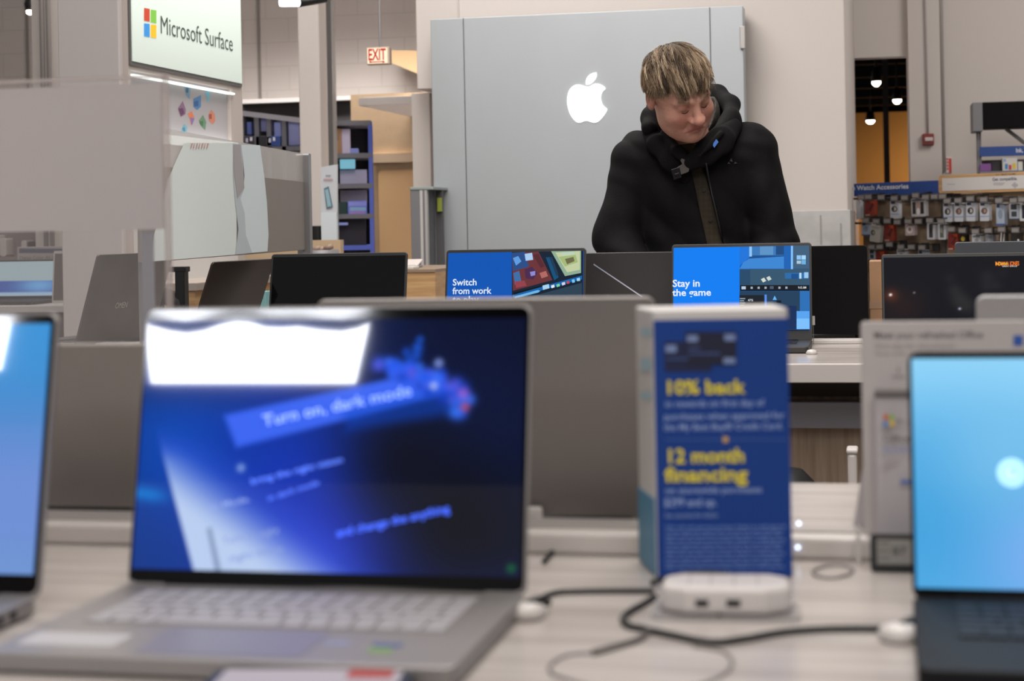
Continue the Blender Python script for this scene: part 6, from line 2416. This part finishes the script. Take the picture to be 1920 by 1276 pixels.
for (cth, cph, cl_l, bend, ln, shade) in cl:
    for k in range(20):
        th0 = cth + rs.normal(0, .07)
        ph0 = cph + rs.normal(0, .07) / max(.25, abs(math.sin(th0)))
        pts = []
        L_h = ln * rs.uniform(.8, 1.1)
        tip = rs.normal(0, .02)
        lift_k = .02 + .13 * cl_l + rs.normal(0, .012)
        stopped = False
        for i in range(9):
            t = i / 8
            th = th0 + L_h * t
            ph = ph0 * (1 - .9 * t) + (cph + bend * .5) * .9 * t + tip * t
            lift = 1.075 + lift_k * (t ** 1.1)
            p = pt_on(th, ph, lift)
            az = math.atan2(p[0], -p[1])
            zl = zlim(az) + rs.normal(0, .0018) + .018 * (cl_l - .5) + (.006 * math.sin(az * 9 + 1.3)) + .007 * az + (.012 * math.exp(-((az + 1.45) / .35) ** 2) + .036 * math.exp(-((az + 2.15) / .45) ** 2))
            if p[2] < zl:
                # hang a little past the hairline, then stop
                if len(pts) >= 3:
                    break
                else:
                    pts = []
                    break
            pts.append(p)
        if len(pts) < 4:
            continue
        u_ = np.clip(shade * 1.15 - .1 + rs.normal(0, .14), 0, 1) * 3.99
        a = int(u_)
        c0 = hcols[a] * (1 - (u_ - a)) + hcols[min(4, a + 1)] * (u_ - a)
        strand(pts, .0011, c0 * .6, c0)  # roots painted darker as the shade between locks
# messy tufts sticking out over the ear on the viewer's left and at the front edge
for k in range(900):
    az = rs.uniform(-1.5, -1.05) if k % 3 else rs.uniform(-1.0, 1.2)
    zz_ = zlim(az) + rs.uniform(.004, .045)
    el = (zz_ - EC[2]) / ER[2]
    if abs(el) > .95:
        continue
    rr = math.sqrt(1 - el * el)
    p0 = EC + np.array([math.sin(az) * ER[0] * rr, -math.cos(az) * ER[1] * rr, zz_ - EC[2]]) * 1.03
    out = np.array([math.sin(az), -math.cos(az), 0])
    dr = out * rs.uniform(.05, .30 if az < -1 else .35) + np.array([rs.normal(0, .15), rs.normal(0, .1), -1.0])
    dr /= np.linalg.norm(dr)
    ln = rs.uniform(.018, .034) * (.8 if az < -1 else 1)
    pts = [p0 + out * .006 + dr * ln * t + out * .004 * math.sin(t * 2) for t in np.linspace(-.3, 1, 6)]
    c0 = hcols[rs.randint(1, 5)]
    strand(pts, .0008, c0 * .7, c0)
hv = from_head(np.array(vs))
hair = np_mesh('hair', hv, np.array(fs), attr_mat('hair_blond', 0.45, spec=0.3), MAN, np.array(cs), smooth=True)


# scalp cap under the strands
def cap_sdf(P):
    H_ = to_head(P)
    d = ell(H_, EC, ER * 1.065) * HS
    az = np.arctan2(H_[0], -H_[1])
    zl = np.interp(np.abs(az), [0, .5, .9, 1.2, 1.5, 1.8, 2.4, 3.2], [.060, .060, .060, .044, .034, .012, -.045, -.05])
    return smax(d, (zl - H_[2]) * .8, .004)


pos, F = surface_net(cap_sdf, HC - .13, HC + .14, .004)
np_mesh('scalp_hair', pos, F, mat('hair_base', '#5c4b3a', 0.7, var=0.3, vscale=90), MAN)
# eyebrows
vs, fs, cs = [], [], []
for s in (-1, 1):
    for k in range(150):
        t = rs.uniform(0, 1)
        p = np.array([s * (.013 + .034 * t), -.0985 + .021 * t ** 1.6, .0235 + .005 * math.sin(math.pi * t * .8) + rs.normal(0, .0016)])
        dr = np.array([s * .8, .25, .35 * (1 - 2 * t)]); dr /= np.linalg.norm(dr)
        strand([p, p + dr * .004 + [0, -.0008, 0], p + dr * .008], .0004, hcols[2], hcols[3])
np_mesh('eyebrows', from_head(np.array(vs)), np.array(fs), MATS['hair_blond'], MAN, np.array(cs))


# --- jacket
def fold(P, A=.0065):
    x, y, z = P
    w = 1.2 - 2.4 * np.abs(np.sin(z * 13 + x * 10 + 2.2 * np.sin(x * 8 + z * 5) + y * 6))
    w += .6 * np.sin(z * 38 + 9 * np.sin(x * 9 + 1) + 4 * np.sin(y * 11)) * np.sin(x * 21 + z * 9 + 2)
    w += .7 * np.sin(z * 71 + x * 33 + 3 * np.sin(z * 17)) * np.sin(x * 13 - z * 15)
    return w * A * .45


AX0, AX1 = ml(1303, 292, 5.07), ml(1345, 470, 5.07)


def jacket_sdf(P):
    d = torso(P, 0.0)
    for S_, E_, W_ in ((S_L, E_L, W_L), (S_R, E_R, W_R)):
        d = smin(d, cap(P, S_, E_, .080, .064), .022)
        d = smin(d, cap(P, E_, W_ + np.array([0, .03, 0]), .064, .042), .015)
    d = d + fold(P)
    # sleeve cuffs open at the wrists
    for W_ in (W_L, W_R):
        d = smax(d, -cap(P, W_ + np.array([0, .02, 0]), W_ + np.array([0, -.06, -.005]), .034, .05), .004)
    # neck opening
    d = smax(d, -cap(P, NB + np.array([0, -.01, -.06]), NB + np.array([0, -.03, .12]), .060, .075), .012)
    # hem
    d = smax(d, .80 - P[2], .01)
    # front opening
    t = (P[2] - AX1[2]) / (AX0[2] - AX1[2])
    xc = AX1[0] + (AX0[0] - AX1[0]) * t
    hw = .024 - .006 * np.clip(t, 0, 1)
    wd = np.maximum(np.abs(P[0] - xc) - hw, P[1] + .02)
    wd = np.maximum(wd, P[2] - (AX0[2] + .05))
    d = smax(d, -wd, .006)
    # zip edges slightly raised
    for s in (-1, 1):
        a = np.array([AX0[0] + s * .022, 0, AX0[2]]); b = np.array([AX1[0] + s * .033, 0, AX1[2]])
    return d


pos, F = surface_net(jacket_sdf, np.array([-.42, -.36, .78]), np.array([.36, .24, NB[2] + .08]), .0055)
M_JKT = mat('black_softshell', '#0e0d0e', 0.8, spec=0.16, var=0.25, vscale=18, bump=0.35, bscale=260)
JKT = np_mesh('jacket', pos, F, M_JKT, MAN)

# --- hood, collar and straps
hl = [ml(1219, 240, 5.13), ml(1218, 220, 5.18), ml(1232, 196, 5.24), ml(1262, 176, 5.31), ml(1306, 166, 5.33), ml(1346, 176, 5.27), ml(1370, 196, 5.20), ml(1371, 222, 5.13), ml(1352, 246, 5.08)]


def hood_sdf(P):
    d = None
    for a, b in zip(hl[:-1], hl[1:]):
        q = cap(P, a, b, .024, .024, (1, 1, 1))
        d = q if d is None else smin(d, q, .02)
    bk = ell(P, ml(1292, 240, 5.30), (.135, .085, .090))
    d = smin(d, bk, .04)
    for (x, y, dd, r_) in ((1228, 264, 5.17, .032), (1366, 250, 5.13, .042), (1246, 282, 5.14, .025), (1350, 268, 5.12, .035)):
        d = smin(d, ell(P, ml(x, y, dd), (r_, r_ * .9, r_)), .03)
    d = smax(d, -ell(P, ml(1288, 205, 5.15), (.083, .13, .100)), .014)
    return d + fold(P, .004)


pos, F = surface_net(hood_sdf, HC + np.array([-.18, .0, -.26]), HC + np.array([.22, .50, .12]), .0045)
np_mesh('hood', pos, F, M_JKT, MAN)


def lining_sdf(P):
    d = smax(ell(P, ml(1290, 212, 5.20), (.094, .10, .085)), -ell(P, ml(1288, 200, 5.17), (.080, .12, .10)), .006)
    return smax(d, P[2] - ml(1290, 180, 5.2)[2], .01)


pos, F = surface_net(lining_sdf, HC + np.array([-.16, .0, -.24]), HC + np.array([.2, .42, .10]), .0045)
np_mesh('hood_lining', pos, F, mat('grey_mesh_lining', '#45403c', 0.9, bump=0.5, bscale=500), MAN)


def collar_sdf(P):
    def band(pts, r_, k=.012):
        d = None
        for a, b in zip(pts[:-1], pts[1:]):
            q = cap(P, a, b, r_, r_)
            d = q if d is None else smin(d, q, k)
        return d
    S3 = (1, 2.5, 1)
    def flat(pts, r_, k=.02):
        d = None
        for (a, b, r0, r1) in zip(pts[:-1], pts[1:], r_[:-1], r_[1:]):
            q = cap(P, a, b, r0, r1, S3)
            d = q if d is None else smin(d, q, k)
        return d
    # wide right collar flap folding across to the buckle
    d = flat([ml(1374, 238, 5.10), ml(1352, 262, 5.05), ml(1322, 288, 5.035), ml(1296, 304, 5.04)], (.028, .036, .034, .022))
    # left lapel
    d = smin(d, flat([ml(1220, 250, 5.15), ml(1234, 272, 5.095), ml(1258, 302, 5.068), ml(1284, 334, 5.078)], (.022, .028, .028, .018)), .008)
    d = smin(d, flat([ml(1246, 250, 5.10), ml(1272, 284, 5.05), ml(1290, 304, 5.04)], (.014, .014, .012)), .006)
    d = smin(d, cap(P, ml(1352, 250, 5.03), ml(1312, 292, 4.995), .007), .010)
    return d + fold(P, .004)


pos, F = surface_net(collar_sdf, ml(1200, 370, 4.95) + np.array([-.05, -.1, 0]), ml(1395, 200, 5.2) + np.array([.03, .05, .03]), .0035)
np_mesh('collar', pos, F, mat('black_collar_fabric', '#121112', 0.8, spec=0.15, bump=0.3, bscale=300), MAN)


# --- shirt
def shirt_sdf(P):
    d = torso(P, -.014) + fold(P, .003)
    d = smin(d, cap(P, NB + np.array([0, 0, -.07]), NB + np.array([-.004, -.012, -.005]), .080, .066), .02)
    d = smax(d, -cap(P, NB + np.array([0, -.01, -.03]), NB + np.array([0, -.03, .1]), .056, .07), .004)
    return smax(d, .86 - P[2], .01)


pos, F = surface_net(shirt_sdf, np.array([-.30, -.2, .84]), np.array([.26, .20, NB[2] + .07]), .005)
zq = pos[:, 2]
colr = np.zeros((len(pos), 3)) + np.array(hexc('#39332a'))
colr = mixc(colr, (np.sin(pos[:, 0] * 420) > .2).astype(float) * .3, hexc('#2a251e'))
colr = mixc(colr, (np.sin(zq * 380) > .3).astype(float) * .25, hexc('#484034'))
np_mesh('shirt', pos, F, attr_mat('olive_shirt', 0.85, spec=0.2, bump=0.4, bscale=500), MAN, colr)


# --- trousers, shoes
def trouser_sdf(P):
    hip = np.array([CH[0] + .005, .01, .90])
    d = ell(P, hip, (.185, .135, .16))
    for s in (-1, 1):
        K_ = np.array([CH[0] + s * .10, .0, .50]); A_2 = np.array([CH[0] + s * .11, .03, .09])
        d = smin(d, cap(P, hip + np.array([s * .085, 0, -.04]), K_, .100, .080), .03)
        d = smin(d, cap(P, K_, A_2, .080, .066), .02)
    return smax(d + fold(P, .006), .06 - P[2], .01)


pos, F = surface_net(trouser_sdf, np.array([-.32, -.2, .04]), np.array([.28, .2, 1.08]), .011)
np_mesh('trousers', pos, F, mat('dark_denim', '#23252c', 0.85, bump=0.3), MAN)
for s in (-1, 1):
    A_2 = np.array([CH[0] + s * .11, .03, .04])
    def shoe_sdf(P):
        d = smin(ell(P, A_2 + np.array([0, .02, .012]), (.046, .07, .05)), ell(P, A_2 + np.array([0, -.10, -.004]), (.048, .10, .04)), .03)
        return smax(d, .002 - P[2], .006)
    pos, F = surface_net(shoe_sdf, A_2 - np.array([.08, .24, .05]), A_2 + np.array([.08, .13, .08]), .006)
    np_mesh('shoe', pos, F, mat('black_shoe', '#151313', 0.6), MAN)


# --- small things lying on the clothes, found by a ray onto the cloth surface
def bvh(objs):
    vv, ff = [], []
    for o in objs:
        b = len(vv)
        vv += [MMAT @ v.co for v in o.data.vertices]
        ff += [tuple(i + b for i in p.vertices) for p in o.data.polygons]
    return BVHTree.FromPolygons(vv, ff)


TREE = bvh([o for o in MAN.children if o.name.split('.')[0] in ('jacket', 'collar', 'shirt')])


def on_cloth(px, py, n=.001):
    r_ = ray(px, py).normalized()
    h_ = TREE.ray_cast(CAMPOS, r_, 12)
    p = h_[0] if h_[0] is not None else D(px, py, 5.05)
    return p - r_ * n


def cloth_patch(mb, pts, n=.0015, col=None, thick=.0012):
    top_ = [on_cloth(x, y, n + thick) for x, y in pts]
    bot = [on_cloth(x, y, n - .004) for x, y in pts]
    k = len(pts)
    mb.add(top_ + bot, [tuple(range(k))] + [(i, k + i, k + (i + 1) % k, (i + 1) % k) for i in range(k)], col)


mb = MB()
pp = on_cloth(1341, 269, .004)
fq = Fr(pp, rgt * .6 + upv * .8, upv * .6 - rgt * .8)
mb.prism(fq, [(-.011, -.005), (.009, -.005), (.012, .005), (-.008, .005)], -.008, .002)
mb.build('blue_tag', mat('blue_tag', '#4a7fd6', 0.5), MAN)
mb = MB()
cloth_patch(mb, [(1371, 296), (1374, 303), (1368, 302)], .0015)
cloth_patch(mb, [(1366, 303), (1370, 307), (1364, 307)], .0015)
cloth_patch(mb, [(1378, 303), (1383, 306), (1376, 307)], .0015)
mb.build('chest_logo', mat('grey_reflective_print', '#454241', 0.5), MAN)
c0 = on_cloth(1268, 317, .020)
c0 = c0 + rgt * .020
fbk = Fr(c0, (rgt * .80 + upv * .35 - fwd * .1), (upv * .9 - rgt * .3))
mb = MB()
mb.prism(fbk, [(-.018, -.012), (.012, -.014), (.018, -.004), (.030, -.006), (.030, .004), (.018, .004), (.020, .016), (.030, .022), (.026, .028), (.014, .022), (.006, .030), (0, .026), (.002, .014), (-.016, .012)], -.006, .004)
mb.build('buckle', mat('grey_buckle', '#5b5654', 0.35), MAN, bevel=.0015)
mb = MB()
mb.prism(fbk, [(-.036, -.018), (-.012, -.020), (-.008, .010), (-.034, .014)], -.004, .006)
mb.prism(fbk, [(-.030, -.010), (-.016, -.012), (-.014, -.004), (-.029, -.002)], .006, .009)
mb.build('buckle_socket', mat('black_gloss_plastic', '#121113', 0.25), MAN, bevel=.0015)
for (x, y) in ((1320, 356), (1332, 412)):
    pp = on_cloth(x, y, .001)
    fq = Fr(pp, rgt, upv)
    MB().prism(fq, [(.006 * math.cos(a * math.pi / 6), .006 * math.sin(a * math.pi / 6)) for a in range(12)], -.003, .002).build('shirt_button', mat('brown_button', '#2c221b', 0.3), MAN)
# zip along the right front edge
zp = [on_cloth(x, y, .003) for x, y in ((1324, 306), (1328, 330), (1334, 360), (1341, 390), (1348, 420), (1354, 450))]
MB().tube(zp, .0025, 6).build('zip', mat('dark_zip', '#2c2b2d', 0.4), MAN, smooth=True)

# ================================================================== LIGHT REFLECTED IN THE SCREENS: assumed roof skylights, added behind the camera
def mirror_hit(lfr, px, py, zc):
    d_ = ray(px, py)
    n = lfr.N
    t = (lfr.O - CAMPOS).dot(n) / d_.dot(n)
    p = CAMPOS + d_ * t
    r_ = d_ - n * 2 * d_.dot(n)
    s = (zc - p.z) / r_.z
    return p + r_ * s


SKZ = 4.9
q = [mirror_hit(lfM, *p, SKZ) for p in ((283, 719), (667, 719), (700, 577), (262, 577))]
y_far = min(q[0].y, q[1].y)
y_near = max(q[2].y, q[3].y) + 0.3
struct(MB().add([q[0], q[1], q[2] + (q[2] - q[1]) * 0.05, q[3] + (q[3] - q[0]) * 0.05], [(0, 1, 2, 3)]).build('assumed_skylight_1', mat('assumed_skylight_pane', '#ffffff', emit='#f4f7ff', estr=42)))  # assumed glowing pane, shaped and placed to give the centre screen its glare
xs = [p.x for p in q]
struct(MB().box(min(xs) - 3, max(xs) + 3, y_far - 3, y_near + 0.5, SKZ + 0.02, SKZ + 0.12).build('ceiling', mat('store_ceiling', '#3a3836', 0.9)))

q = [mirror_hit(lfLEFT, *p, SKZ) for p in ((-230, 694), (3, 694), (26, 586), (-260, 586))]
struct(MB().add([q[0], q[1], q[2] + (q[2] - q[1]) * 0.05, q[3] + (q[3] - q[0]) * 0.05], [(0, 1, 2, 3)]).build('assumed_skylight_2', MATS['assumed_skylight_pane']))  # second assumed pane, added for the glare on the left screen
wave = [(262, 588), (290, 600), (320, 608), (350, 612), (380, 607), (410, 596), (440, 588), (470, 590), (500, 600), (530, 601), (560, 599), (600, 605), (640, 608), (670, 602), (700, 588)]  # added tube, shaped to draw the wavy dark line in the screen reflection
pts = [mirror_hit(lfM, x, y, SKZ - 0.12) for x, y in wave]
sag = []
for i in range(len(pts) - 1):
    for k in range(4):
        sag.append(pts[i].lerp(pts[i + 1], k / 4))
sag.append(pts[-1])
d0 = (sag[0] - sag[1]).normalized(); d1 = (sag[-1] - sag[-2]).normalized()
o = MB().tube([sag[0] + d0 * 0.6 + Vector((0, 0, .3))] + sag + [sag[-1] + d1 * 0.6 + Vector((0, 0, .3))], 0.045, 8).build('reflection_tube', mat('grey_reflection_tube', '#2f3138', 0.6), smooth=True)
tag(o, 'added wavy grey tube under assumed skylight, drawing the dark line mirrored in the centre laptop', 'cable')
